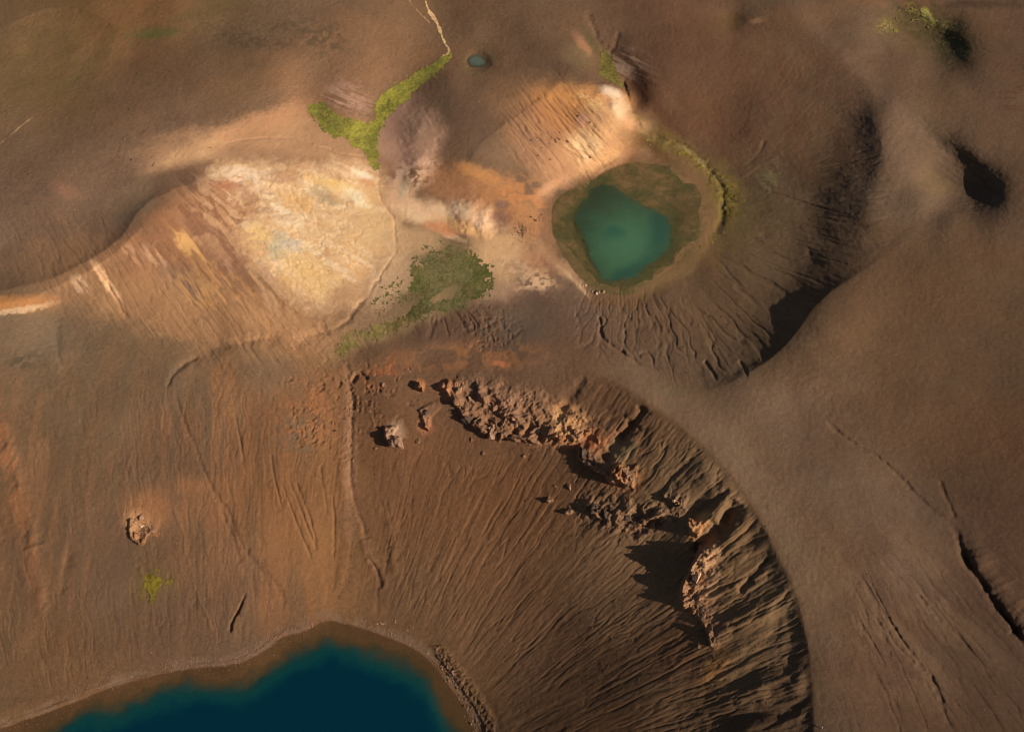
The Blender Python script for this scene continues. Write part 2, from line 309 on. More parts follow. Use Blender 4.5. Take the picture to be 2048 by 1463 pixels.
# spurs and gullies under the east rim
b = box(1150, 760, 1650, 1700)
d = RIN[b]; th, rr = TH[b] * 130, RR[b]
env = sm(2, 34, d) * (1 - sm(60, 280, d)) * sm(250, 620, RA[b])
sp1 = fbm(th / 7.0 + .25 * (fbm(th / 9, rr / 9, 2, 1) - .5) * 4, rr / 90, 2, 13) - .5
sp2 = np.abs(vn(th / 3.4 + .8 * (fbm(th / 5, rr / 12, 2, 4) - .5), rr / 60, 5) - .5)
add(b, env, 4.8 * sp1 + 1.9 * sp2)
env2 = sm(2, 14, d) * (1 - sm(180, 420, d)) * sm(80, 300, RA[b])
add(b, -env2, .30 * lines(th, rr, 2.4, 9, 6, .07) + .20 * lines(th, rr, 1.4, 8, 1, .09))
# long shaded trough below the rim at the north east
for P, w_, dp in (([(1292, 812), (1262, 850), (1225, 890), (1195, 925)], 10, 2.6), ([(1175, 752), (1130, 800), (1105, 850)], 12, .8),
                  ([(1478, 1000), (1440, 1050), (1400, 1090), (1385, 1110)], 13, 3.0), ([(1400, 900), (1340, 960), (1290, 1000)], 8, .5),
                  ([(1462, 975), (1420, 1010), (1370, 1030)], 7, 1.0), ([(1545, 1110), (1500, 1160), (1470, 1180)], 6, 1.2)):
    groove(P, w_, dp, 4)
# crags on the wall
ROCKM = np.zeros_like(H)
def rockmask(b, m, sd, w0=-6, w1=26):
    ROCKM[b] = np.maximum(ROCKM[b], np.clip(m * 1.6, 0, 1) * sm(w0 - 6, w0, sd) * (1 - sm(w1, w1 + 26, sd)))
for P, A, Lf, sa, wob, ft in (
    ([(882, 762), (890, 785), (915, 815), (930, 845), (962, 862), (985, 876)], 3.2, 20, (960, 780), 9, 3),
    ([(985, 876), (1010, 872), (1035, 880), (1068, 884), (1085, 886)], 3.3, 22, (1040, 820), 11, 2.5),
    ([(1085, 886), (1100, 880), (1125, 884), (1150, 880), (1165, 882)], 3.0, 24, (1140, 820), 10, 2.5),
    ([(1160, 880), (1150, 910), (1175, 935), (1215, 955), (1235, 968)], 3.2, 18, (1240, 900), 8, 3),
    ([(1232, 925), (1226, 950), (1245, 970), (1275, 972)], 3.4, 22, (1260, 900), 7, 3),
    ([(945, 765), (960, 800), (1000, 830), (1040, 838)], 2.6, 16, (1010, 770), 9, 3),
    ([(1320, 990), (1350, 1008), (1372, 1018)], 2.2, 16, (1370, 980), 6, 3),
    ([(1378, 1040), (1380, 1062), (1400, 1075)], 4.6, 16, (1430, 1040), 5, 2.5),
    ([(1396, 1085), (1398, 1110), (1385, 1130), (1370, 1160), (1362, 1200), (1372, 1222)], 4.8, 28, (1480, 1150), 6, 2.5),
    ([(1375, 1205), (1390, 1222), (1402, 1245), (1418, 1275), (1424, 1300)], 1.2, 18, (1480, 1200), 6, 2.5),
    ([(1170, 1000), (1190, 1030), (1215, 1050), (1300, 1040), (1340, 1030)], 1.5, 20, (1260, 990), 12, 3),
    ([(765, 850), (768, 875), (785, 895), (800, 880)], 4.0, 18, (800, 850), 4, 2.5),
    ([(838, 815), (845, 830), (850, 850), (862, 850)], 2.8, 14, (870, 820), 4, 2.5),
    ([(832, 765), (835, 778), (848, 772)], 2.4, 10, (850, 755), 3, 2),
    ([(262, 1030), (258, 1055), (262, 1075), (285, 1090), (300, 1062), (318, 1068)], 2.0, 10, (290, 1040), 5, 2),
    ([(1090, 998), (1100, 1004), (1108, 998)], 1.5, 8, (1103, 990), 2, 2),
    ([(1130, 1022), (1140, 1028), (1150, 1020)], 1.6, 8, (1142, 1012), 2, 2),
    ):
    bb, m, sd = cliff(P, A, Lf, sa, wob, 1.0, ft); rockmask(bb, m, sd)
for b, m, a in ((*ellip(1240, 1030, 80, 36, 15, .5, 12), 1.0), (*ellip(1060, 830, 150, 50, 18, .5, 14), .8), (*ellip(1330, 1035, 40, 22, 0, .5, 10), .8)):
    H[b] += (m * a * .9 * crag_noise(b)).astype(f32); ROCKM[b] = np.maximum(ROCKM[b], .7 * m)

# gully from meadow to lake, ridge beside it
groove([(683, 700), (688, 745), (700, 800), (706, 880), (708, 960), (718, 1040), (742, 1110), (765, 1165), (758, 1200), (752, 1240)], 4.5, .6, 5)
groove([(735, 760), (712, 745), (700, 770)], 4, 1.2, 3)
groove([(694, 860), (694, 950), (702, 1040), (690, 1150), (668, 1195)], 12, -.3, 8)
groove([(770, 1040), (790, 1110), (790, 1165)], 10, -.5, 6)
groove([(722, 1060), (748, 1120), (772, 1170), (768, 1190)], 7, -.5, 5)
# streams and gullies elsewhere
groove([(748, 345), (755, 375), (770, 405), (785, 430), (795, 460), (797, 490), (788, 515), (765, 545), (745, 570), (735, 600)], 2.6, .28, 6)
groove([(735, 590), (712, 615), (690, 650), (640, 665)], 4, .5, 5)
groove([(596, 278), (625, 290), (655, 298), (690, 314), (735, 318)], 2.2, .4, 3)
groove([(440, 288), (520, 278), (600, 280)], 2.2, .25, 4)
groove([(330, 770), (345, 745), (370, 725), (410, 705), (450, 690), (520, 675), (590, 690), (640, 660), (690, 630)], 10, .5, 7)
groove([(332, 775), (350, 742), (380, 720), (400, 712)], 3.5, .8, 3)
groove([(345, 770), (360, 820), (385, 880), (420, 960), (440, 1010), (470, 1080), (500, 1160)], 4, .35, 6)
groove([(420, 960), (455, 1020), (480, 1080), (520, 1140), (560, 1180), (568, 1220)], 5, .4, 6)
groove([(492, 1185), (480, 1215), (462, 1240), (456, 1270)], 2.6, 1.0, 2)
groove([(340, 1000), (370, 1090), (395, 1180), (420, 1270)], 3, -.22, 6)
groove([(0, 830), (30, 950), (60, 1060), (80, 1160), (88, 1250)], 12, -.5, 6)
groove([(118, 1190), (128, 1130), (140, 1090)], 9, .4, 6)
groove([(185, 525), (215, 560), (235, 600), (260, 640)], 4, .5, 4)
groove([(105, 640), (112, 700), (130, 760)], 8, .2, 6)
for P in ([(560, 960), (585, 1020), (600, 1060), (618, 1100), (625, 1120)], [(575, 955), (600, 1010), (615, 1050), (632, 1090), (630, 1105)], [(590, 960), (612, 1010), (630, 1060), (634, 1100)],
          [(470, 830), (480, 880), (490, 930)], [(540, 900), (548, 960), (565, 1020)], [(640, 930), (650, 980), (655, 1030)], [(665, 980), (672, 1050), (668, 1120)]):
    groove(P, 2.2, .38, 2)
groove([(1180, 25), (1190, 60), (1200, 90), (1225, 110)], 6, .4, 5); groove([(1238, 60), (1230, 90), (1222, 115)], 4, .5, 4)
groove([(1245, 160), (1252, 195), (1268, 230), (1285, 260)], 4, 1.2, 3)
groove([(1290, 260), (1350, 285), (1400, 320), (1440, 370), (1450, 420), (1420, 480)], 6, .6, 5)
groove([(1480, 335), (1505, 320), (1520, 300), (1530, 280)], 3, .2, 2)
# gullies right of the rim path
bG, dG, eG = groove([(1630, 800), (1690, 850), (1760, 915), (1800, 960), (1850, 1010), (1895, 1040), (1912, 1070), (1915, 1100), (1935, 1135), (1965, 1175), (1985, 1215), (2020, 1260), (2060, 1310)], 5, .1, 3)
P = [(1890, 1035), (1915, 1060), (1922, 1100), (1945, 1140), (1975, 1175), (1995, 1215), (2030, 1260), (2080, 1330)]
groove(P, 6.5, 2.1, 4, 1, .3); groove([(q[0] + 30, q[1] - 6) for q in P], 20, -1.3, 5, 1, .3)
groove([(1640, 825), (1700, 880), (1760, 910), (1830, 985), (1880, 1035)], 4, .35, 4)
groove([(1880, 960), (1898, 1010), (1912, 1040)], 4, .3, 3)
for P, w_, dp in (([(1690, 1075), (1745, 1105), (1800, 1160), (1860, 1215), (1905, 1260), (1960, 1320)], 3.5, .3), ([(1700, 1140), (1740, 1180), (1790, 1250), (1830, 1310), (1870, 1370), (1895, 1440), (1905, 1480)], 4.5, .5),
                  ([(1690, 1160), (1750, 1230), (1800, 1290), (1850, 1350), (1900, 1400), (1950, 1450)], 3, .35), ([(1730, 1330), (1770, 1370), (1800, 1420)], 3, .25),
                  ([(1720, 1200), (1760, 1260), (1790, 1310)], 3, .25), ([(1720, 1240), (1750, 1290), (1775, 1330)], 2.5, .35), ([(1900, 1230), (1950, 1280), (1990, 1330)], 3, .3)):
    groove(P, w_, dp, 5)
b = box(1650, 1040, 2100, 1500); X = GX[b] * .78 + GY[b] * .62; Y = -GX[b] * .62 + GY[b] * .78
ax = X * .99; al = Y
x1, y1, _ = place(1500, 700, 45); t_ = np.arctan2(GX[b] - x1, -(GY[b] - y1)) * 110; r_ = np.hypot(GX[b] - x1, GY[b] - y1)
me = sm(1060, 1200, V[b]) * sm(1650, 1760, U[b])
add(b, -me, .16 * lines(t_, r_, 2.2, 12, 3, .06) + .22 * lines(t_, r_, 5, 10, 7, .04))
# rills on the bowl of the small green lake
x1, y1, _ = place(1255, 400, 45); t_ = np.arctan2(GX - x1, GY - y1) * 60; r_ = np.hypot(GX - x1, GY - y1)
t_ = t_.astype(f32); r_ = r_.astype(f32)
CD, CS, CA, CL = seg_dist(U + 3 * WU, V + 3 * WV, CREST); CIN = CD * CS * SC
b = box(1150, 300, 1880, 830)
m1 = ellip(1370, 680, 240, 75, 12, .4, 15, b)[1]; m2 = ellip(1560, 560, 120, 150, 25, .5, 15, b)[1]; m3 = ellip(1700, 420, 80, 210, 20, .5, 10, b)[1]; m4 = ellip(1180, 640, 130, 60, 20, .5, 15, b)[1]
ins = sm(2, 12, CIN[b])
add(b, -ins * m1, .42 * lines(t_[b], r_[b], 3.8, 5, 5, .05, .5) + .2 * lines(t_[b], r_[b], 2.2, 5, 9, .07, .6))
add(b, -ins * m2, .40 * lines(t_[b], r_[b], 3.0, 8, 1, .07))
add(b, -ins * m3, .28 * lines(t_[b], r_[b], 2.2, 9, 4, .09))
add(b, -ins * m4, .25 * lines(t_[b], r_[b], 3.2, 4, 3, .06, .6))
groove([(1195, 625), (1205, 650), (1200, 670), (1230, 695), (1265, 715), (1290, 735)], 3, .7, 3)
groove([(1408, 720), (1420, 738), (1435, 762)], 3.5, 1.0, 2); groove([(1478, 722), (1490, 735), (1495, 755)], 3, .8, 2)
# soft erosion channels down the western crater slope
b = box(-40, 690, 720, 1380); x1, y1, _ = place(420, 2900, 45); ta = (np.arctan2(GX[b] - x1, GY[b] - y1) * 330).astype(f32); ra = np.hypot(GX[b] - x1, GY[b] - y1).astype(f32)
mW = sm(720, 800, V[b]) * (1 - sm(670, 710, U[b])) * sm(14, 60, -lk0[b]) * sm(.35, .6, fbm(GX[b] / 14, GY[b] / 40, 3, 5) + .1)
mW = mW * (.35 + 1.1 * fbm(GX[b] / 18, GY[b] / 30, 3, 13)); add(b, -mW, .14 * lines(ta, ra, 3.2, 7, 3, .05, .7) + .08 * lines(ta, ra, 1.7, 6, 9, .07, .6)); add(b, mW, .22 * (fbm(ta / 3, ra / 20, 3, 4) - .5))
b = box(1640, 500, 2100, 1500); ta = (GX[b] * .78 + GY[b] * .62); ra = (-GX[b] * .62 + GY[b] * .78); add(b, sm(900, 1150, V[b]) * sm(1650, 1760, U[b]), .22 * (fbm(ta / 2.4, ra / 16, 3, 4) - .5))
H += (ROCKM * .55 * (.45 - np.abs(fbm(GX / 1.1, GY / 1.1, 3, 3) - .5) * 4)).astype(f32)
# earthflow steps between meadow and rim
b, m = ellip(905, 650, 70, 22, -12, .4, 10); add(b, -m, .5 * lines(GX[b] * .95 + GY[b] * .3, GY[b] * .95 - GX[b] * .3, 3, 4, 2, .09, .6))
b, m = ellip(975, 660, 60, 45, 0, .5, 12); H[b] += (m * .5 * (.5 - np.abs(fbm(GX[b] / 2, GY[b] / 2, 4, 3) - .5) * 4)).astype(f32)
# streaked clay slopes
b = box(0, 420, 820, 760); A1 = (GX[b] * .80 + GY[b] * .60); A2 = (-GX[b] * .6 + GY[b] * .8)
mS = ellip(360, 600, 360, 110, 20, .5, 20, b)[1]
add(b, -mS, .22 * lines(A1, A2, 2.4, 9, 2, .07) + .15 * lines(A1, A2, 1.4, 9, 7, .09))
b = box(950, 120, 1290, 400); A1 = (GX[b] * .86 + GY[b] * .5); A2 = (-GX[b] * .5 + GY[b] * .86)
mK = ellip(1120, 270, 120, 95, 30, .5, 10, b)[1]; add(b, -mK, .30 * lines(A1, A2, 2.6, 9, 3, .07) + .2 * lines(A1, A2, 1.5, 9, 12, .09))
# lumpy lobes: pink and white clay knolls
for P in ((846, 262, 30, 40, 20, 1.6), (838, 335, 26, 26, 0, 1.0), (940, 430, 30, 26, 0, 2.5), (975, 445, 14, 22, 10, 1.6), (1232, 200, 14, 18, 0, 1.2), (1212, 180, 18, 12, 0, 1.2), (1060, 550, 34, 22, 30, 1.2), (825, 350, 14, 34, 25, .5)):
    b, m = ellip(P[0], P[1], P[2], P[3], P[4], .8, 6); H[b] += (P[5] * m * (1 + .12 * WU[b])).astype(f32)
b, m = ellip(600, 460, 200, 120, 20, .5, 20); H[b] += (m * (.22 * (fbm(GX[b] / 5, GY[b] / 3.4, 4, 5) - .5) * 2) - m * .14 * (1 - sm(.3, .8, np.abs(fbm((GX[b] + GY[b]) / 5, (GY[b] - GX[b]) / 13, 4, 8) - .5) * 14))).astype(f32)
# rubble edge along the shore and the left wall crag field
b = box(-50, 1180, 1100, 1500); m = sm(2, 8, lk_ := -np.where(True, 0, 0) + 0 * U[b]) if False else 0
shore = np.full(U.shape, 900., f32); shore[bL] = -sdL
bm = box(840, 1290, 1060, 1500); mm = sm(14, 20, shore[bm]) * (1 - sm(34, 48, shore[bm])) * sm(850, 880, U[bm])
H[bm] += (mm * (.5 + .5 * (.5 - np.abs(fbm(GX[bm] / 1.3, GY[bm] / 1.3, 3, 5) - .5) * 4))).astype(f32)
b, m = ellip(640, 830, 75, 90, 0, .9, 20); H[b] += (m * patch(b, 3, 4, .5, .6) * .8 * (.4 - np.abs(fbm(GX[b] / 2.2, GY[b] / 2.2, 4, 8) - .5) * 4)).astype(f32)
b, m = ellip(750, 790, 70, 60, 0, .9, 16); H[b] += (m * patch(b, 3, 4, .5, .6) * .6 * (.4 - np.abs(fbm(GX[b] / 2, GY[b] / 2, 4, 8) - .5) * 4)).astype(f32)
H = np.nan_to_num(H)

# ------------------------------------------------------------------ ground colours (own tones; edge vignette and some slope shade painted in)
KL = .70; SATG = .88
def lin(c):
    c = np.asarray(c, float) / 255; return np.where(c <= .04045, c / 12.92, ((c + .055) / 1.055) ** 2.4)
GC = """
0 20 88 66 44|100 60 90 66 42|250 60 92 62 36|100 150 95 72 44|60 250 98 73 52|300 200 104 77 57|500 80 97 74 52|700 80 122 87 62|620 140 116 84 60|700 20 100 78 58
100 350 97 74 58|300 330 102 77 60|100 450 97 75 60|850 60 106 78 55|970 60 90 63 42|1050 100 88 66 48|950 180 96 72 52|1150 40 98 74 56|1300 60 90 62 44|1350 150 90 62 44|1450 160 90 64 44|1420 230 98 66 44
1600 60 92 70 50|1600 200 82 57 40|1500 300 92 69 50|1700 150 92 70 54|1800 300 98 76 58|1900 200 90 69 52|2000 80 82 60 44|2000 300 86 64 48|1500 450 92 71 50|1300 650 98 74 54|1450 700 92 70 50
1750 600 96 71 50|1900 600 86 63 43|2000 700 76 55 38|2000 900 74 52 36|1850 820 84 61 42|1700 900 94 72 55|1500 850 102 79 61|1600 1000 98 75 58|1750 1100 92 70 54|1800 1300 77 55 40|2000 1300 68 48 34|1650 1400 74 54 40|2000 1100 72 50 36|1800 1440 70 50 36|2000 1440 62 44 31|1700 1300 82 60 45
60 620 108 82 58|60 720 104 80 58|60 800 98 74 52|150 900 92 68 48|150 1100 92 66 45|150 1300 92 67 45|300 700 100 76 54|300 850 92 68 50|300 1000 94 68 47|300 1200 88 63 44|300 1300 88 64 45|450 760 96 73 54|450 900 94 66 44|450 1100 94 68 47|450 1290 92 68 50
550 850 100 68 44|600 950 106 72 44|600 1100 106 74 46|650 1170 108 76 46|560 1240 96 70 50|640 850 106 72 46|750 800 98 66 44|850 750 96 68 48|950 720 104 74 52|1050 760 90 66 48|1000 780 96 70 52|1100 800 92 64 42|1200 820 94 66 44
800 950 100 67 42|900 1000 98 66 41|1000 950 98 66 41|900 1150 100 68 43|1000 1200 100 69 45|800 1250 96 68 44|900 1300 98 70 44|1100 1300 90 62 40|1200 1200 104 75 49|1300 1100 104 77 52|1400 950 104 78 52|1500 1100 100 74 48|1500 1250 104 78 52|1400 1400 96 70 46|1600 1400 76 56 38|1300 1400 84 59 38|1450 1450 76 54 36|1200 1450 82 57 37
550 650 124 88 58|480 700 116 86 60|650 620 130 96 68|750 620 132 102 74|1050 630 100 75 60|1100 680 96 72 58|1180 600 104 80 62|900 650 96 70 54
"""
gp = np.array([[float(q) for q in t.split()] for l in GC.strip().splitlines() for t in l.split('|')])  # right and lower corner points darker: dark gravel plus vignette painted in
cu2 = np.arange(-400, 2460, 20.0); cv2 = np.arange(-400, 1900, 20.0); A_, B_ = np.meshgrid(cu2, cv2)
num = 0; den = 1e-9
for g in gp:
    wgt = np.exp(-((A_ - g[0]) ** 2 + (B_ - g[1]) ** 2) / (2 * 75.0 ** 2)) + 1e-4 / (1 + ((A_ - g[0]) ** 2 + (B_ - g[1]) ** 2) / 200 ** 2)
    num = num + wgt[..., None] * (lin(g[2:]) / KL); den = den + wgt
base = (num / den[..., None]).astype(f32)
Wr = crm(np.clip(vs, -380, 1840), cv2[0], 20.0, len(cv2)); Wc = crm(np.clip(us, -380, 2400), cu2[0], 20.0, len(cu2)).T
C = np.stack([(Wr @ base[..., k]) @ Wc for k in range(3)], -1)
# mottling of the gravel: tone, redness, speckle
t1 = fbm(GX / 14, GY / 14, 4, 2) - .5; t2 = fbm(GX / 30 + 40, GY / 30, 3, 7) - .5; t3 = fbm(GX / .9, GY / .9, 2, 12) - .5 + .8 * (vn(GX / .42, GY / .42, 5) - .5)
C *= (1 + .26 * t1 + .26 * t3)[..., None]
C *= np.stack([1 + .16 * t2, 1 + 0 * t2, 1 - .22 * t2], -1)

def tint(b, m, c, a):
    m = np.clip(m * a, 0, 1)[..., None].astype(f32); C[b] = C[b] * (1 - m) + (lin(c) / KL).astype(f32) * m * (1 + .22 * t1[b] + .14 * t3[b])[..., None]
def streak(b, ang, sp_=1.6, st=7, s=3, lo=.42, hi=.58):
    a = math.radians(ang); X = GX[b] * math.cos(a) + GY[b] * math.sin(a); Y = -GX[b] * math.sin(a) + GY[b] * math.cos(a)
    return sm(lo, hi, fbm(X / sp_, Y / (sp_ * st), 4, s))
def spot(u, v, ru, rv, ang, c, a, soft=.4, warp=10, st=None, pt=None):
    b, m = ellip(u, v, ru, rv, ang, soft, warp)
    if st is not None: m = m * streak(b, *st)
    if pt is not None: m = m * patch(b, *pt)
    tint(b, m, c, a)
SL = (37, 1.8, 7, 3)      # down-slope streaks of the western clay slope
def lmask(pts, w, wob=2):
    xs = [p[0] for p in pts]; ys = [p[1] for p in pts]; b = box(min(xs) - 12, min(ys) - 12, max(xs) + 12, max(ys) + 12)
    d, s_, a, L = seg_dist(U[b] + wob * WU[b] + wob * .8 * WF[b], V[b] + wob * WV[b] + wob * .8 * WG[b], smooth_pts(pts, 2, False)); ww = w * (.6 + .8 * vn(a / 12, a * 0, 3))
    return b, (1 - sm(ww * .8, ww * 1.5, d)) * sm(0, 10, a) * (1 - sm(L - 10, L, a))
for P, w_, c, a in (([(748, 345), (755, 375), (770, 405), (785, 430), (795, 460), (797, 490), (788, 515), (765, 545), (745, 570), (735, 600), (712, 620)], 3.2, (112, 80, 56), .85), ([(596, 278), (625, 290), (655, 298), (690, 314), (735, 318)], 1.8, (120, 84, 60), .8), ([(440, 288), (520, 278), (600, 280)], 1.5, (126, 90, 66), .6),
    ([(545, 485), (575, 492), (600, 478), (630, 470)], 2, (140, 116, 92), .8), ([(590, 440), (640, 470), (700, 500), (745, 505)], 1.5, (160, 122, 88), .7), ([(725, 440), (728, 480), (740, 500)], 1.5, (158, 120, 84), .7), ([(620, 375), (660, 400), (680, 430)], 2, (160, 120, 84), .6),
    ([(660, 560), (700, 550), (740, 530)], 1.5, (160, 120, 86), .7), ([(560, 340), (600, 372), (640, 398)], 2.4, (156, 116, 88), .6), ([(700, 780), (706, 880), (712, 1000), (740, 1110), (765, 1165)], 5, (120, 84, 60), .6)):
    b, m = lmask(P, w_, 3); tint(b, m, c, a)
# soft ground tints under the vegetation
spot(895, 550, 92, 72, 0, (92, 84, 50), .55, .5, 16); spot(900, 580, 70, 40, -20, (78, 78, 38), .6, .6, 14); spot(870, 505, 50, 26, 10, (98, 92, 62), .6, .6, 12, None, (1.5, 4)); spot(310, 1170, 40, 30, 0, (98, 82, 40), .5, .8, 10); spot(1860, 60, 80, 44, 30, (74, 64, 34), .4, .8, 14)
spot(760, 665, 110, 22, -28, (116, 98, 58), .6, .7, 12); spot(1400, 370, 34, 90, -40, (96, 78, 42), .5, .8, 12)
# --- lighter and redder streaks down the crater's western wall
for (u, v, ru, rv, an, c, a, q) in ((70, 1000, 120, 260, -8, (118, 82, 54), .5, 1), (200, 1000, 110, 280, -5, (84, 66, 48), .5, 4), (430, 1000, 120, 260, -14, (112, 76, 50), .5, 7), (560, 1050, 110, 240, -12, (122, 80, 48), .55, 9), (300, 1150, 160, 160, 0, (84, 62, 50), .45, 5), (380, 820, 140, 120, -5, (86, 70, 54), .5, 11), (160, 750, 120, 120, 0, (84, 70, 52), .5, 8)):
    b, m = ellip(u, v, ru, rv, an, .5, 20); tint(b, m * streak(b, -an - 2, 3.2, 9, q, .42, .6), c, a)
for (u, v, ru, rv, an, c, a, q) in ((1750, 700, 260, 220, 0, (86, 62, 42), .4, 1), (1850, 1250, 200, 230, -38, (72, 52, 40), .5, 4), (1800, 1200, 160, 200, -38, (96, 74, 54), .4, 6), (1500, 260, 190, 190, 0, (84, 52, 36), .45, 7), (1600, 350, 120, 160, -10, (80, 66, 44), .4, 3), (1500, 1200, 160, 240, 30, (112, 86, 58), .4, 5)):
    b, m = ellip(u, v, ru, rv, an, .6, 20); tint(b, m * streak(b, -an, 7, 2.5, q, .42, .62), c, a)
_o = sm(0, 10, -RIN) * (1 - sm(40, 85, -RIN)) * sm(120, 260, RA) * (1 - .85 * sm(1000, 1420, V)) * .6; C[:] = C * (1 - _o[..., None]) + (lin((114, 90, 70)) / KL) * (1 + .25 * t1 + .2 * t3)[..., None] * _o[..., None]  # pale path band, dimmed towards the bottom as painted vignette
# --- western slope: orange, rust, purple and cream bands
spot(0, 612, 110, 16, -6, (165, 108, 55), .9, .5, 8)
spot(30, 622, 70, 6, -12, (205, 165, 125), .9, .5, 6)
spot(60, 680, 90, 55, 0, (108, 92, 76), .45, .9, 30)
spot(50, 720, 40, 18, 20, (80, 66, 50), .8, .5, 14, None, (3, 5, .4, .6))
spot(10, 900, 16, 110, -12, (140, 88, 55), .8, .6, 8, (-15, 1.5, 9, 2, .35, .6)); spot(50, 1050, 16, 150, -12, (128, 84, 52), .6, .6, 8, (-15, 1.5, 9, 2, .35, .6))
spot(250, 560, 200, 80, 12, (134, 96, 64), .8, .5, 20)
spot(360, 480, 130, 75, -20, (134, 90, 60), .8, .45, 22)
spot(400, 420, 80, 50, -20, (142, 94, 62), .7, .5, 16)
spot(440, 500, 100, 45, 55, (122, 84, 62), .8, .5, 20)
spot(480, 560, 130, 26, 45, (120, 80, 66), .8, .5, 14, SL)
spot(400, 620, 150, 60, 20, (140, 100, 66), .7, .5, 22)
spot(370, 560, 60, 30, 30, (112, 86, 72), .6, .5, 18)
spot(470, 590, 90, 22, 40, (178, 126, 74), .8, .6, 14, (37, 1.8, 7, 5))
spot(400, 585, 60, 26, 30, (182, 132, 76), .75, .6, 14, (37, 1.8, 7, 8))
spot(380, 490, 50, 14, 45, (215, 160, 92), .8, .6, 10, (37, 1.8, 7, 1))
spot(560, 640, 90, 30, 15, (150, 108, 72), .7, .6, 18)
spot(212, 560, 44, 8, 55, (215, 165, 120), .95, .5, 5)
spot(165, 570, 24, 14, 40, (180, 145, 115), .8, .6, 8, SL); spot(310, 515, 30, 12, 45, (190, 145, 110), .7, .6, 8, SL); spot(265, 510, 30, 12, 45, (170, 125, 95), .7, .6, 8, SL)
spot(130, 380, 26, 14, 20, (126, 88, 68), .6, .8, 8)
spot(300, 270, 60, 20, -20, (84, 66, 52), .6, .7, 14, None, (5, 3)); 
# pale tongue north of the clay dome
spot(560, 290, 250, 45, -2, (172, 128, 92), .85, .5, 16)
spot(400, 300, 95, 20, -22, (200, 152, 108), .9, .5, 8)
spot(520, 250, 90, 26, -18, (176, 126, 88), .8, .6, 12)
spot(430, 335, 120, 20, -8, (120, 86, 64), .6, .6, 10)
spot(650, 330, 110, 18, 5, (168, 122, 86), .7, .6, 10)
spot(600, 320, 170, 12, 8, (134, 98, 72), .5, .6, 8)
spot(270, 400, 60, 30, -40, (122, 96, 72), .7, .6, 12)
# --- big pale clay dome
DOME = smooth_pts([(435, 345), (480, 335), (560, 345), (620, 348), (700, 345), (738, 350), (752, 380), (765, 400), (782, 440), (796, 470), (792, 505), (770, 530), (745, 560), (715, 582), (690, 600), (640, 600), (610, 590), (570, 560), (520, 520), (500, 490), (498, 455), (520, 430), (530, 400), (500, 385), (460, 370)], 2)
b = box(400, 300, 860, 660); sdD = poly_sd(U[b] + 16 * WU[b] + 8 * WF[b], V[b] + 14 * WV[b] + 8 * WG[b], DOME); mD = sm(-38, 28, sdD + 20 * (fbm(GX[b] / 2.2, GY[b] / 4, 4, 3) - .5))
tint(b, mD, (196, 150, 106), 1)
tint(b, mD * streak(b, 35, 2.6, 3.5, 4, .46, .56), (212, 168, 122), .8); tint(b, mD * streak(b, 30, 1.2, 4, 11, .50, .60), (176, 132, 94), .6); tint(b, mD * patch(b, 9, 12, .50, .60), (216, 176, 132), .7)
core = ellip(600, 440, 120, 90, 25, .6, 30, b)[1]; tint(b, mD * core * patch(b, 3.2, 10, .42, .56), (230, 196, 150), .85); tint(b, mD * (1 - sm(.46, .56, np.abs(fbm((GX[b] + GY[b]) / 4, (GY[b] - GX[b]) / 11, 5, 9) - .5) * 16 + .2)), (170, 134, 102), .45)
tint(b, mD * patch(b, 5, 3, .42, .56), (214, 168, 118), .5)
tint(b, mD * patch(b, 7, 6, .5, .6), (218, 164, 100), .5)
tint(b, mD * streak(b, 55, 2.0, 4, 9, .52, .62), (232, 198, 162), .6)
spot(450, 440, 90, 60, 40, (176, 130, 92), .7, .8, 16, (37, 2.2, 5, 6, .44, .56)); spot(470, 400, 60, 50, 20, (208, 164, 124), .7, .8, 16, (45, 1.8, 4, 11, .48, .6)); spot(520, 560, 80, 40, 40, (190, 146, 102), .6, .9, 14, (37, 1.8, 7, 3)); spot(440, 640, 200, 50, 10, (150, 110, 76), .5, .9, 16, (37, 2.6, 7, 9))
spot(490, 355, 55, 18, 12, (236, 202, 170), .9, .6, 14, None, (3, 2, .35, .55)); spot(560, 380, 40, 14, 10, (232, 196, 166), .8, .6, 12, None, (3, 5, .4, .55))
spot(560, 420, 40, 20, 55, (236, 206, 172), .85, .7, 16, None, (2, 3, .36, .56)); spot(590, 400, 50, 20, 30, (214, 164, 104), .8, .6, 12); spot(670, 370, 44, 12, 10, (228, 184, 108), .8, .6, 10)
spot(720, 400, 40, 14, 35, (236, 208, 168), .9, .6, 10); spot(735, 360, 16, 12, 40, (190, 128, 80), .7, .6, 8); spot(725, 348, 20, 7, 30, (235, 210, 180), .9, .6, 6)
spot(560, 500, 26, 18, 0, (160, 150, 125), .8, .6, 14); spot(565, 478, 26, 14, 30, (166, 154, 128), .7, .6, 12); spot(580, 495, 22, 14, 0, (190, 172, 160), .8, .6, 12); spot(650, 392, 30, 10, 20, (158, 136, 108), .7, .6, 10)
spot(515, 475, 24, 22, 60, (222, 180, 110), .8, .6, 12, None, (2.5, 2, .4, .55)); spot(620, 545, 60, 30, 35, (220, 176, 112), .75, .6, 16)
spot(750, 460, 45, 45, 0, (196, 156, 106), .8, .6, 10); spot(690, 460, 60, 40, 0, (204, 164, 116), .6, .7, 14)
spot(530, 545, 44, 12, 45, (168, 130, 105), .7, .6, 10, SL); spot(520, 400, 60, 22, 40, (150, 108, 82), .6, .6, 18, None, (4, 1)); spot(560, 355, 30, 12, 0, (160, 110, 84), .6, .6, 8)
spot(480, 400, 46, 26, 30, (158, 112, 80), .7, .6, 16, None, (4, 9, .4, .55)); spot(450, 370, 24, 10, 10, (150, 84, 58), .6, .7, 8)
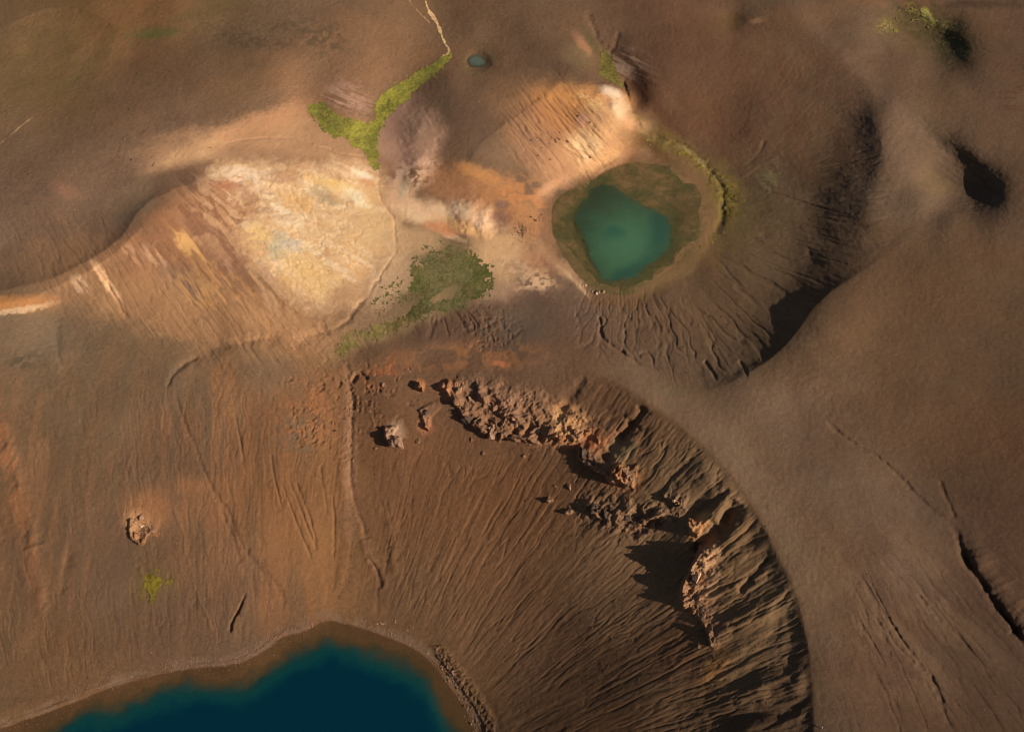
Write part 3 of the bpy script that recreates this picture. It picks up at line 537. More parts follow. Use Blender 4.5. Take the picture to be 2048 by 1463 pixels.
spot(700, 590, 60, 22, -25, (160, 120, 86), .7, .6, 14); spot(760, 580, 46, 26, -35, (158, 124, 94), .7, .6, 14)
# --- pink knoll, brown hill and ochre flank
spot(700, 200, 46, 28, 30, (150, 114, 96), .8, .6, 12, (60, 1.4, 6, 2, .35, .6)); spot(690, 205, 26, 16, 20, (180, 140, 122), .5, .8, 8, (60, 1.2, 5, 4))
spot(820, 270, 62, 60, 30, (182, 138, 112), .95, .5, 10); spot(842, 245, 30, 20, -20, (208, 164, 134), .85, .7, 10, (20, 1.3, 6, 4, .36, .6)); spot(860, 285, 16, 26, 20, (198, 152, 124), .8, .7, 8, None, (2, 5, .36, .6)); spot(790, 245, 16, 40, 25, (146, 106, 92), .6, .7, 8); spot(800, 310, 30, 26, 0, (136, 98, 84), .5, .7, 10)
spot(830, 345, 42, 24, -20, (220, 176, 148), .9, .7, 8, None, (3, 5, .32, .5)); spot(850, 325, 14, 10, 0, (215, 170, 142), .8, .6, 5)
spot(800, 395, 26, 34, 20, (204, 158, 122), .85, .6, 10); spot(808, 380, 10, 16, 20, (176, 160, 136), .5, .7, 6)
spot(840, 425, 44, 18, 20, (222, 176, 138), .9, .6, 10); spot(860, 445, 60, 9, 28, (216, 178, 136), .8, .6, 6)
spot(935, 420, 36, 24, 0, (216, 168, 128), .95, .4, 9); spot(970, 440, 20, 26, 20, (222, 176, 138), .9, .5, 8); spot(925, 415, 20, 14, 30, (234, 194, 156), .8, .7, 6); spot(880, 420, 30, 12, 40, (226, 184, 144), .8, .7, 8); spot(880, 455, 34, 12, 10, (184, 118, 76), .9, .5, 7); spot(935, 455, 60, 9, 18, (206, 154, 98), .8, .6, 6)
spot(960, 380, 120, 40, 20, (152, 102, 62), .8, .5, 18); spot(960, 345, 44, 12, 25, (182, 122, 66), .9, .6, 8); spot(1040, 390, 60, 34, 20, (176, 114, 64), .7, .6, 16, None, (4, 4)); spot(900, 380, 50, 26, 0, (134, 92, 64), .7, .6, 12)
spot(1010, 440, 26, 18, 0, (116, 82, 66), .85, .5, 6); spot(1005, 410, 14, 9, 0, (112, 84, 70), .8, .5, 4); spot(1050, 450, 30, 40, 0, (172, 118, 72), .8, .6, 10)
spot(900, 240, 110, 70, 0, (92, 68, 54), .6, .5, 20)
spot(1010, 290, 70, 60, 0, (116, 90, 70), .6, .6, 14)
spot(1130, 260, 130, 80, 25, (158, 112, 72), .85, .5, 12); spot(1080, 260, 50, 60, 30, (126, 88, 72), .7, .6, 12, (30, 1.6, 7, 2)); spot(1120, 220, 60, 44, 20, (170, 112, 60), .75, .6, 12)
spot(1170, 195, 80, 22, 5, (196, 132, 70), .9, .6, 10); spot(1210, 240, 46, 56, 20, (200, 148, 100), .85, .5, 10); spot(1190, 200, 36, 14, 20, (228, 176, 112), .8, .7, 8, None, (3, 2)); spot(1130, 250, 46, 60, 30, (140, 94, 58), .6, .7, 12, (30, 1.6, 7, 9))
spot(1170, 300, 36, 30, 30, (226, 182, 132), .95, .6, 9, (30, 1.8, 5, 3, .3, .5)); spot(1240, 215, 16, 26, -20, (226, 184, 146), .9, .6, 6); spot(1222, 182, 20, 9, 20, (228, 196, 168), .9, .6, 5); spot(1165, 240, 12, 12, 0, (180, 126, 104), .7, .7, 6)
spot(1200, 320, 50, 14, -30, (190, 140, 92), .8, .6, 6); spot(1120, 370, 40, 12, -20, (168, 122, 88), .8, .6, 8); spot(1100, 330, 50, 40, 20, (160, 114, 80), .6, .6, 12)
spot(1258, 250, 12, 30, 0, (196, 142, 100), .8, .6, 5)
spot(1160, 110, 30, 26, 0, (104, 86, 56), .6, .7, 10); spot(1180, 80, 30, 12, 60, (76, 64, 38), .7, .7, 6); spot(1165, 90, 26, 8, 50, (140, 96, 68), .8, .6, 6)
spot(1258, 128, 34, 24, 20, (158, 128, 110), .7, .8, 8, (55, 1.4, 5, 4, .4, .6)); spot(1310, 150, 34, 12, 70, (120, 84, 66), .5, .8, 8, (55, 1.4, 5, 4)); spot(1420, 230, 26, 40, 20, (106, 70, 44), .4, .8, 12)
spot(1230, 60, 14, 44, 10, (112, 80, 60), .5, .8, 6)
# --- flats between dome, meadow and green lake
spot(830, 480, 60, 24, 10, (176, 138, 100), .8, .6, 14); spot(1000, 510, 60, 50, 20, (204, 158, 112), .9, .5, 12); spot(1050, 545, 60, 26, 25, (226, 180, 138), .95, .5, 14, None, (2.5, 3, .34, .52)); spot(1075, 520, 34, 22, 20, (168, 116, 80), .7, .6, 8)
spot(780, 550, 60, 44, -40, (176, 140, 106), .8, .6, 16); spot(820, 640, 110, 26, -32, (150, 118, 82), .7, .6, 12); spot(990, 590, 50, 30, 0, (160, 124, 96), .7, .7, 14); spot(1120, 530, 60, 12, 45, (186, 140, 100), .8, .7, 6); spot(1145, 560, 44, 4, 45, (214, 170, 130), .8, .7, 3)
spot(1105, 470, 20, 60, 0, (148, 104, 70), .7, .7, 8); spot(1090, 560, 100, 26, 15, (120, 90, 70), .4, .8, 12)
spot(940, 640, 140, 26, -18, (88, 64, 50), .8, .5, 10); spot(1020, 650, 70, 40, 0, (92, 76, 62), .7, .6, 14); spot(970, 655, 40, 34, 0, (104, 68, 44), .6, .7, 14, None, (2, 4))
spot(950, 715, 130, 26, -4, (136, 90, 54), .7, .6, 14, None, (5, 4)); spot(770, 740, 50, 22, -30, (134, 80, 48), .8, .7, 12, None, (3, 4)); spot(1000, 728, 18, 6, 0, (176, 104, 62), .9, .6, 5)
spot(740, 705, 70, 16, -25, (84, 56, 40), .6, .7, 8)
# --- crater walls
spot(620, 1000, 80, 130, 0, (116, 78, 44), .6, .7, 16, (-8, 1.8, 9, 2, .35, .6)); spot(610, 820, 60, 60, 0, (128, 82, 48), .7, .7, 16, None, (3, 7)); spot(590, 870, 30, 40, -20, (92, 76, 60), .6, .7, 12, None, (3, 2)); spot(540, 740, 60, 40, 20, (92, 76, 60), .5, .7, 16)
spot(450, 760, 26, 60, -10, (136, 90, 52), .5, .8, 12, (-10, 1.4, 8, 5)); spot(300, 1020, 44, 40, 20, (128, 84, 52), .8, .7, 10); spot(380, 970, 26, 20, 0, (128, 84, 52), .6, .8, 8); spot(410, 1010, 50, 40, 0, (120, 80, 50), .5, .8, 16); spot(700, 900, 12, 170, 0, (128, 92, 66), .7, .6, 5)
spot(650, 1130, 40, 80, 0, (124, 84, 48), .6, .7, 12); spot(1110, 850, 170, 40, 16, (126, 82, 54), .7, .6, 12, None, (3, 5)); spot(1010, 800, 70, 34, 10, (112, 80, 62), .7, .6, 12); spot(1130, 850, 34, 40, 10, (176, 124, 74), .85, .6, 9); spot(1120, 840, 12, 20, 10, (190, 150, 90), .7, .7, 5)
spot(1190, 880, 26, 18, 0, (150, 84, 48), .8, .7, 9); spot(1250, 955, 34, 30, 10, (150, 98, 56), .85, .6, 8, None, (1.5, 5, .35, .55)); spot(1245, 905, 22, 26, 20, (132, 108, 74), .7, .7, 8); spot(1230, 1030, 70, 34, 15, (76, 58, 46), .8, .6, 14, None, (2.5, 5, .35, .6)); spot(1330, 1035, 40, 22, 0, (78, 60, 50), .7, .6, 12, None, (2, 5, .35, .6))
spot(1410, 1150, 26, 70, 10, (160, 118, 82), .9, .6, 8); spot(1400, 1050, 12, 26, 30, (190, 130, 70), .9, .6, 5); spot(1395, 1210, 40, 40, 0, (140, 96, 66), .6, .7, 8); spot(1435, 1330, 20, 40, 30, (130, 88, 44), .7, .7, 8); spot(1350, 1310, 60, 60, 30, (92, 58, 38), .5, .8, 16)
spot(790, 865, 18, 22, 0, (150, 120, 96), .85, .6, 5); spot(850, 850, 12, 16, 0, (150, 96, 66), .8, .6, 5); spot(840, 770, 10, 12, 0, (160, 100, 56), .8, .6, 4); spot(275, 1045, 26, 24, 20, (156, 112, 72), .85, .6, 6); spot(900, 780, 22, 20, 20, (150, 96, 62), .8, .6, 7)
spot(770, 1180, 26, 30, 0, (88, 60, 40), .6, .7, 10); spot(230, 1390, 300, 16, -12, (112, 80, 52), .6, .7, 10)
# --- muds, mosses and damp ground round the green lake
spot(1300, 290, 60, 22, 25, (92, 66, 34), .8, .6, 10); spot(1360, 300, 120, 18, 38, (112, 92, 44), .75, .6, 8); spot(1395, 320, 50, 8, 38, (140, 120, 74), .8, .6, 6, None, (2, 3)); spot(1445, 400, 34, 60, -10, (112, 92, 34), .85, .7, 10, None, (4, 2, .3, .55)); spot(1465, 395, 16, 30, 0, (132, 112, 36), .8, .8, 8, None, (2, 2, .35, .55))
spot(1430, 490, 60, 40, -40, (96, 80, 38), .65, .8, 14, None, (3, 2, .35, .6)); spot(1480, 430, 60, 90, 0, (92, 78, 46), .5, .8, 16, None, (4, 6)); spot(1540, 360, 20, 34, 30, (110, 102, 66), .55, .8, 8, None, (2, 6))
spot(1310, 340, 60, 26, 20, (120, 90, 62), .6, .6, 10, None, (2, 4)); spot(1400, 430, 26, 110, -12, (122, 86, 56), .7, .6, 8); spot(1330, 560, 100, 16, -35, (108, 82, 46), .7, .6, 6); spot(1230, 600, 60, 12, 0, (98, 68, 44), .8, .6, 6); spot(1300, 235, 14, 40, -20, (120, 88, 62), .5, .7, 6); spot(1285, 250, 16, 12, 0, (150, 112, 80), .6, .7, 6); spot(1290, 310, 18, 16, 20, (132, 98, 70), .7, .6, 6)
spot(1530, 690, 60, 40, -50, (78, 60, 40), .6, .7, 10); spot(1330, 782, 44, 10, -8, (94, 86, 52), .6, .7, 8, None, (1.5, 3))
# --- upper right
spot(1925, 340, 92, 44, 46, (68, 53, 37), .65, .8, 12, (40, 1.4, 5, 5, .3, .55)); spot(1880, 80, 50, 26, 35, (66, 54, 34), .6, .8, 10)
spot(1675, 390, 46, 210, 10, (74, 56, 40), .6, .8, 24, (80, 1.6, 5, 3, .34, .6)); spot(1400, 160, 150, 80, 30, (82, 58, 42), .5, .8, 20)  # dark gravel on the bowl walls, with part of their shade painted in
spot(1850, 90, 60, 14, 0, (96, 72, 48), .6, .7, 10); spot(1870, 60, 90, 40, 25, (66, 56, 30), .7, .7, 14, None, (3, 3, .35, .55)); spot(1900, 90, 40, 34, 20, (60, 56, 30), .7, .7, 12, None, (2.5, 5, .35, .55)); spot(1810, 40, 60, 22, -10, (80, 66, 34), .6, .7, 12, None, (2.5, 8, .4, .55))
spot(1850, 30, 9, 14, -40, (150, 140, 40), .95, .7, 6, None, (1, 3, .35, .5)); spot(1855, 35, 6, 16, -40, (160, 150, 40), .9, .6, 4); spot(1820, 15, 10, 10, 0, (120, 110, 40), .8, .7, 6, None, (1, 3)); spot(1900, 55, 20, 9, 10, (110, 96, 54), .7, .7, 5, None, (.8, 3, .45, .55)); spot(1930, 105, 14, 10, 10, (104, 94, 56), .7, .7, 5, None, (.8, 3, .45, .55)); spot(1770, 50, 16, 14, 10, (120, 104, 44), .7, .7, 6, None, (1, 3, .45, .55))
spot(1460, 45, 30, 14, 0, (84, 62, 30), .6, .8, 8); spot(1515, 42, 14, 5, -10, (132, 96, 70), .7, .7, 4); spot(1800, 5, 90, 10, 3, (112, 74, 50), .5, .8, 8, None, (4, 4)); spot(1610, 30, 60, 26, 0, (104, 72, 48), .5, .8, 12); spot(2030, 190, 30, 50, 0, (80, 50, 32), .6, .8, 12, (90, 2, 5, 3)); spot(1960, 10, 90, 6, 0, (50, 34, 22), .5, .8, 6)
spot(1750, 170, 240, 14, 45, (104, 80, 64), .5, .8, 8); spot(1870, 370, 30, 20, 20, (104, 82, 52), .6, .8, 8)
# --- grass tint upper left
spot(150, 120, 220, 90, -25, (86, 70, 34), .45, .8, 20, (150, 2, 10, 2)); spot(310, 68, 44, 10, -5, (72, 72, 32), .8, .7, 8); spot(380, 55, 120, 12, -8, (78, 62, 36), .5, .8, 10, None, (2, 3)); spot(500, 80, 90, 14, 10, (72, 58, 40), .6, .7, 12, None, (1.5, 4)); spot(640, 70, 60, 30, 20, (76, 64, 46), .65, .7, 16, None, (2.5, 5, .38, .55)); spot(560, 55, 40, 12, 0, (72, 60, 38), .6, .7, 10, None, (1.5, 8)); spot(420, 20, 70, 16, -10, (74, 62, 32), .5, .8, 14)
# rock faces take a paler, redder stone colour
rk = (ROCKM * (.35 + .9 * patch((slice(None), slice(None)), 1.8, 7, .35, .6)))[..., None]
C = C * (1 - .65 * np.clip(rk, 0, 1)) + (lin((132, 96, 70)) / KL) * .65 * np.clip(rk, 0, 1)
# gravelly shore and wet sand under water
for (bb, sd_, cs, cb) in ((bL, sdL, (116, 94, 78), (92, 60, 36)), (bP, sdP, (112, 84, 56), (100, 80, 48)), (bO, sdO, (96, 80, 52), (74, 62, 40))):
    o = -sd_; band = np.clip(sm(-1, 2, o) * (1 - sm(12, 26, o)), 0, 1) * (.38 if bb is bL else .35)
    tint(bb, band * sm(.3, .6, fbm(GX[bb] / 4, GY[bb] / 4, 3, 5)), cs, .9)
    C[bb] = np.where((sd_ > 0)[..., None], (lin(cb) / KL) * (1 + .5 * t1[bb] + .2 * t3[bb])[..., None], C[bb])
tint(bL, sm(-16, -12, -(-sdL)) * 0, (0, 0, 0), 0)
lum = (C * np.array([.25, .6, .15], f32)).sum(-1, keepdims=True); C = lum + (C - lum) * SATG
C *= np.array([1.0, .98, .90], f32); mx_ = C.max(-1, keepdims=True); C = C * np.where(mx_ > .40, (.40 + (mx_ - .40) * .62) / mx_, 1)
_rg = sm(.40, .60, vn(sdP / 11 + 1.6 * WU[bP], TH[bP] * 3 + RR[bP] / 14, 4))[..., None] * .55; _in2 = (sdP > 0)[..., None]
C[bP] = np.where(_in2, C[bP] * (1 - _rg) + (lin((124, 92, 62)) / KL) * _rg, C[bP]); _s2 = (sm(.5, .62, fbm(GX[bP] / 2.2, GY[bP] / 1.6, 4, 6)) * .4)[..., None]; C[bP] = np.where(_in2, C[bP] * (1 - _s2) + (lin((70, 64, 36)) / KL) * _s2, C[bP])
C = np.clip(C, .008, .82).astype(f32)
PX, PY, _ = place(U, V, H)

# ------------------------------------------------------------------ materials
def mat(name, rough=.95, attr=None, col=None, nscale=2.5, namp=.22, bump=.12, bscale=6.0, spec=.15):
    m = bpy.data.materials.new(name); m.use_nodes = True; n = m.node_tree.nodes; l = m.node_tree.links
    p = n['Principled BSDF']; p.inputs['Roughness'].default_value = rough; p.inputs['Specular IOR Level'].default_value = spec
    tc = n.new('ShaderNodeTexCoord')
    no = n.new('ShaderNodeTexNoise'); no.inputs['Scale'].default_value = nscale; no.inputs['Detail'].default_value = 5; no.inputs['Roughness'].default_value = .65
    l.new(tc.outputs['Object'], no.inputs['Vector'])
    mr = n.new('ShaderNodeMapRange'); mr.inputs['From Min'].default_value = .3; mr.inputs['From Max'].default_value = .7
    mr.inputs['To Min'].default_value = 1 - namp; mr.inputs['To Max'].default_value = 1 + namp; l.new(no.outputs['Fac'], mr.inputs['Value'])
    vm = n.new('ShaderNodeVectorMath'); vm.operation = 'SCALE'; l.new(mr.outputs[0], vm.inputs['Scale'])
    if attr:
        a = n.new('ShaderNodeAttribute'); a.attribute_name = attr; l.new(a.outputs['Color'], vm.inputs[0])
    else: vm.inputs[0].default_value = col
    l.new(vm.outputs[0], p.inputs['Base Color'])
    if bump:
        nb = n.new('ShaderNodeTexNoise'); nb.inputs['Scale'].default_value = bscale; nb.inputs['Detail'].default_value = 4; l.new(tc.outputs['Object'], nb.inputs['Vector'])
        bm_ = n.new('ShaderNodeBump'); bm_.inputs['Strength'].default_value = 1; bm_.inputs['Distance'].default_value = bump; l.new(nb.outputs['Fac'], bm_.inputs['Height']); l.new(bm_.outputs[0], p.inputs['Normal'])
    return m
M_ground = mat('gravel_and_clay', attr='colour', bump=.10, bscale=3.0)
def water_mat(name, rough=.08):
    m = bpy.data.materials.new(name); m.use_nodes = True; n = m.node_tree.nodes; l = m.node_tree.links; p = n['Principled BSDF']
    p.inputs['Roughness'].default_value = rough; p.inputs['IOR'].default_value = 1.33; a = n.new('ShaderNodeAttribute'); a.attribute_name = 'colour'
    l.new(a.outputs['Color'], p.inputs['Base Color']); l.new(a.outputs['Alpha'], p.inputs['Alpha'])
    tc = n.new('ShaderNodeTexCoord'); nb = n.new('ShaderNodeTexNoise'); nb.inputs['Scale'].default_value = 1.2; nb.inputs['Detail'].default_value = 3; l.new(tc.outputs['Object'], nb.inputs['Vector'])
    bm_ = n.new('ShaderNodeBump'); bm_.inputs['Distance'].default_value = .02; l.new(nb.outputs['Fac'], bm_.inputs['Height']); l.new(bm_.outputs[0], p.inputs['Normal'])
    return m
M_water = water_mat('lake_water')

def tag(o, label=None, cat=None, group=None, kind=None):
    if label: o['label'] = label
    if cat: o['category'] = cat
    if group: o['group'] = group
    if kind: o['kind'] = kind
    return o
def grid_mesh(name, X, Y, Z, col, material, keep=None, alpha=None):
    nv, nu = X.shape; me = bpy.data.meshes.new(name)
    idx = np.arange(nv * nu).reshape(nv, nu)
    q = np.stack([idx[1:, :-1], idx[1:, 1:], idx[:-1, 1:], idx[:-1, :-1]], -1)
    q = q[keep] if keep is not None else q.reshape(-1, 4)
    used = np.unique(q); rm = np.full(nv * nu, -1); rm[used] = np.arange(len(used)); q = rm[q]
    co = np.stack([X.ravel()[used], Y.ravel()[used], Z.ravel()[used]], -1).astype(f32)
    me.vertices.add(len(used)); me.vertices.foreach_set('co', co.ravel())
    me.loops.add(len(q) * 4); me.loops.foreach_set('vertex_index', q.ravel().astype(np.int32))
    me.polygons.add(len(q)); me.polygons.foreach_set('loop_start', (np.arange(len(q)) * 4).astype(np.int32))
    me.polygons.foreach_set('use_smooth', np.ones(len(q), bool)); me.update(calc_edges=True)
    at = me.color_attributes.new('colour', 'FLOAT_COLOR', 'POINT'); rgba = np.ones((len(used), 4), f32); rgba[:, :3] = col.reshape(-1, 3)[used]
    if alpha is not None: rgba[:, 3] = alpha.ravel()[used]
    at.data.foreach_set('color', rgba.ravel()); me.materials.append(material)
    o = bpy.data.objects.new(name, me); COL.objects.link(o); return o
ground = tag(grid_mesh('ground', PX, PY, H, C, M_ground), kind='structure')

def mixc(a, b, t): return a[None, None] * (1 - t[..., None]) + b[None, None] * t[..., None]
def water(name, bb, sd, level, col, alpha):
    X, Y, Z = place(U[bb], V[bb], level); k = sd > -5; kf = k[1:, :-1] | k[1:, 1:] | k[:-1, 1:] | k[:-1, :-1]
    return tag(grid_mesh(name, X, Y, np.full(X.shape, level) + 0 * X, col, M_water, kf, alpha), kind='structure')
KW = .80
nz = fbm(GX[bL] / 10, GY[bL] / 10, 4, 8) - .5; dd = sdL + 6 + 44 * nz + 6 * WF[bL]
t = sm(46, 92, dd); tt = sm(24, 50, dd)
colL = mixc(lin((56, 58, 32)) / KW, lin((12, 60, 58)) / KW, tt); colL = colL * (1 - t[..., None]) + (lin((1, 40, 53)) / KW) * t[..., None]
alL = .22 * sm(0, 3, sdL) + .30 * sm(20, 40, dd) + .44 * sm(34, 70, dd)
lake = water('crater_lake', bL, sdL, LAKE_Z, colL, alL)
DEEP = smooth_pts([(1195, 372), (1218, 366), (1245, 386), (1290, 408), (1325, 430), (1345, 450), (1346, 475), (1336, 500), (1312, 525), (1285, 540), (1264, 556), (1230, 566), (1200, 555), (1183, 525), (1178, 490), (1155, 462), (1150, 435), (1165, 400)], 4)
sdd = poly_sd(U[bP] + 9 * WU[bP] + 4 * WF[bP], V[bP] + 9 * WV[bP] + 4 * WG[bP], DEEP)
mk = ellip(1258, 486, 66, 66, 0, .9, 12, bP)[1]; mk2 = ellip(1228, 466, 22, 12, 0, .8, 8, bP)[1]; mb = ellip(1318, 455, 20, 44, 10, .8, 6, bP)[1]; mb2 = ellip(1262, 545, 60, 14, -30, .8, 6, bP)[1]; md = ellip(1210, 400, 100, 50, 25, .8, 14, bP)[1]
cP = mixc(lin((74, 76, 44)) / KW, lin((48, 66, 48)) / KW, sm(-5, 7, sdd)) * (1 + .5 * (fbm(GX[bP] / 5, GY[bP] / 3.5, 4, 6) - .5))[..., None]
for m_, c_, a_ in ((md, (50, 58, 40), .9), (mk, (68, 104, 76), .95), (mk2, (42, 80, 66), .7), (mb, (36, 68, 60), .6), (mb2, (36, 66, 58), .6)):
    q = (m_ * a_ * sm(-5, 7, sdd))[..., None]; cP = cP * (1 - q) + (lin(c_) / KW) * q
aP = .30 * sm(0, 3, sdP) + .22 * (patch(bP, 5, 5, .45, .58) - .5) * sm(0, 6, sdP) * (1 - sm(-4, 5, sdd)) + .26 * sm(-26, -4, sdd) + .38 * sm(-4, 6, sdd) + .25 * (fbm(GX[bP] / 4, GY[bP] / 4, 4, 3) - .5) * (1 - sm(-4, 5, sdd)) * sm(0, 6, sdP)
pond = water('green_lake', bP, sdP, POND_Z, cP, np.clip(aP, 0, .93))
cO = mixc(lin((86, 88, 74)) / KW, lin((84, 94, 84)) / KW, sm(0, 8, sdO)); pool = water('pool', bO, sdO, POOL_Z, cO, .5 * sm(0, 3, sdO) + .35 * sm(2, 8, sdO))

# ------------------------------------------------------------------ ground cover sheets and silt (thin relief lying on the ground)
t5 = fbm(GX / 1.1, GY / 1.1, 3, 13) - .5; t6 = fbm(GX / 4.5, GY / 4.5, 4, 14) - .5
def sheet(name, b, m, cols, thick, rough=.25, **tg):
    m = np.clip(m, 0, 1); m0 = m; Z = H[b] - .05 + (thick * m * (1 + rough * 3 * t5[b])).astype(f32) * sm(0, .3, m)
    X, Y, _ = place(U[b], V[b], Z); k = m > .10; kf = k[1:, :-1] & k[1:, 1:] & k[:-1, 1:] & k[:-1, :-1]
    c0, c1, c2 = (lin(c) / KL for c in cols); a = sm(-.09, .09, t6[b] + .5 * t1[b])[..., None]; g = np.clip(sm(0.0, .22, t5[b]) * .5 + sm(.04, .16, t2[b] + t6[b] * .7) * .45, 0, .8)[..., None]
    c = (c0 * (1 - a) + c1 * a) * (1 - g) + c2 * g; c = c * (1 + .5 * t1[b] + .5 * t3[b])[..., None]; e_ = (1 - sm(.1, .9, m))[..., None] * .6; c = c * (1 - e_) + C[b] * e_
    return tag(grid_mesh(name, X, Y, Z, np.clip(c, .006, .7), M_moss if tg.get('kind') == 'stuff' else M_ground, kf), **tg)
M_moss = mat('moss', attr='colour', nscale=3, namp=.3, bump=.22, bscale=2.2)
def fade(b, m, sc=.7, k=.8):
    f = .55 * fbm(GX[b] / sc, GY[b] / sc, 3, 12) + .45 * fbm(GX[b] / (sc * 5), GY[b] / (sc * 5), 3, 5); f = np.clip((f - .5) * 2.7 + .5, 0, 1); return sm(-.10, .14, m - .12 - k * (f - .12))
def pmask(pts, soft=3, warp=4, n=2):
    xs = [p[0] for p in pts]; ys = [p[1] for p in pts]; b = box(min(xs) - 14, min(ys) - 14, max(xs) + 14, max(ys) + 14)
    return b, sm(-soft, soft, poly_sd(U[b] + warp * .5 * WU[b] + warp * WF[b] * .6, V[b] + warp * .5 * WV[b] + warp * WG[b] * .6, smooth_pts(pts, n)))
b, m = pmask([(614, 214), (622, 204), (640, 203), (655, 208), (672, 226), (702, 239), (734, 250), (745, 240), (747, 225), (750, 205), (764, 186), (791, 167), (819, 154), (836, 139), (867, 124), (893, 104), (904, 106), (902, 116), (884, 142), (846, 163),
    (819, 195), (791, 219), (767, 248), (758, 273), (757, 308), (761, 335), (752, 345), (742, 338), (734, 318), (728, 306), (713, 300), (699, 281), (668, 274), (644, 261), (631, 243), (620, 230)], 9, 5)
m = fade(b, m, .5, .8)
yy = sm(900, 640, U[b]); sheet('moss_bed', b, m, ((112, 108, 46), (134, 126, 52), (92, 84, 42)), .16, label='bright green forked moss bed along the brook above the pale clay', cat='moss', kind='stuff')
b, m = pmask([(1203, 97), (1214, 100), (1224, 110), (1232, 128), (1238, 145), (1248, 157), (1247, 182), (1236, 172), (1224, 167), (1206, 157), (1197, 145), (1199, 120)], 8, 4)
m = fade(b, m, .5)
sheet('moss_bed', b, m, ((94, 86, 38), (108, 98, 42), (74, 62, 34)), .16, label='small yellow green moss strip in the ravine beside the orange knoll', cat='moss', kind='stuff')
b, m = pmask([(824, 512), (836, 492), (860, 484), (889, 479), (934, 489), (958, 513), (981, 548), (980, 570), (960, 598), (923, 616), (889, 624), (855, 634), (821, 648), (800, 640), (812, 620), (806, 600), (826, 585), (818, 560)], 22, 14)
bare = np.clip(ellip(905, 578, 12, 22, 35, .6, 6, b)[1] + ellip(880, 594, 26, 7, -35, .6, 5, b)[1] + ellip(826, 600, 26, 10, -40, .8, 8, b)[1] * .8, 0, 1)
dn = sm(500, 540, V[b] + .3 * U[b] - 265); m = fade(b, m * (1 - bare) * (.62 + .5 * dn), .5, .9)
sheet('meadow', b, m, ((88, 80, 44), (70, 72, 34), (106, 94, 62)), .14, label='dark green boggy meadow on the flat below the pale clay dome', cat='meadow', kind='stuff')
b, m = pmask([(675, 722), (672, 695), (690, 668), (740, 648), (800, 632), (850, 630), (822, 650), (780, 668), (735, 684), (700, 700), (688, 730)], 12, 8)
sheet('meadow', b, fade(b, m * .8, .5, .95), ((110, 96, 54), (122, 106, 60), (88, 78, 44)), .22, label='yellowish grass strip running down to the head of the gully', cat='grass', kind='stuff')
b, m = pmask([(770, 560), (800, 548), (826, 560), (822, 590), (800, 612), (765, 622), (740, 640), (735, 610)], 8, 16)
sheet('meadow', b, fade(b, m * .46, .5, .95), ((92, 88, 50), (84, 84, 44), (110, 100, 64)), .2, label='scattered grass tufts on pinkish clay left of the meadow', cat='grass', kind='stuff')
b, m = pmask([(284, 1162), (296, 1150), (318, 1146), (336, 1150), (340, 1162), (330, 1176), (318, 1190), (304, 1196), (290, 1180)], 20, 8)
sheet('moss_patch', b, fade(b, m * (1 - .8 * ellip(325, 1185, 16, 10, -20, .8, 4, b)[1]), .5, .9), ((98, 86, 28), (112, 96, 30), (82, 70, 28)), .25, label='lone yellow moss patch on the slope above the blue lake', cat='moss', kind='stuff')
b, m = pmask([(1275, 262), (1310, 270), (1360, 290), (1410, 322), (1450, 350), (1480, 385), (1478, 430), (1450, 470), (1420, 500), (1398, 500), (1430, 460), (1442, 420), (1432, 380), (1400, 345), (1350, 312), (1290, 285)], 16, 8)
sheet('moss_band', b, fade(b, m * .52, .6, .95), ((104, 88, 34), (114, 98, 34), (118, 104, 66)), .22, label='curved band of mustard moss round the small green lake', cat='moss', kind='stuff')
b, m = pmask([(1765, 62), (1780, 30), (1815, 8), (1850, 20), (1880, 50), (1915, 75), (1940, 100), (1935, 118), (1905, 118), (1890, 95), (1850, 62), (1800, 58), (1772, 84)], 8, 8)
sheet('grass_patch', b, m * np.maximum(sm(.56, .63, fbm(GX[b] / 1.4, GY[b] / 1.4, 4, 7)), ellip(1856, 34, 7, 16, -40, .6, 3, b)[1]), ((92, 86, 38), (102, 96, 40), (104, 94, 62)), .3, label='sparse yellow green tufts on the far hollow in the upper right', cat='grass', kind='stuff')
b, m = lmask([(846, -30), (851, 0), (855, 20), (868, 36), (877, 51), (882, 68), (888, 86), (899, 97), (896, 106), (880, 119), (869, 135)], 3.0)
sheet('brook', b, m, ((176, 140, 98), (190, 152, 108), (140, 108, 72)), .10, .1, kind='structure')
b, m = lmask([(808, -20), (822, 8), (840, 28), (858, 44), (864, 52)], 1.6); sheet('dry_runnel', b, m, ((138, 104, 74), (146, 112, 80), (120, 90, 62)), .08, .1, kind='structure')
b, m = lmask([(-20, 302), (10, 280), (40, 252), (75, 228)], 1.8); sheet('footpath', b, m, ((128, 100, 74), (134, 106, 78), (112, 86, 62)), .07, .1, kind='structure')

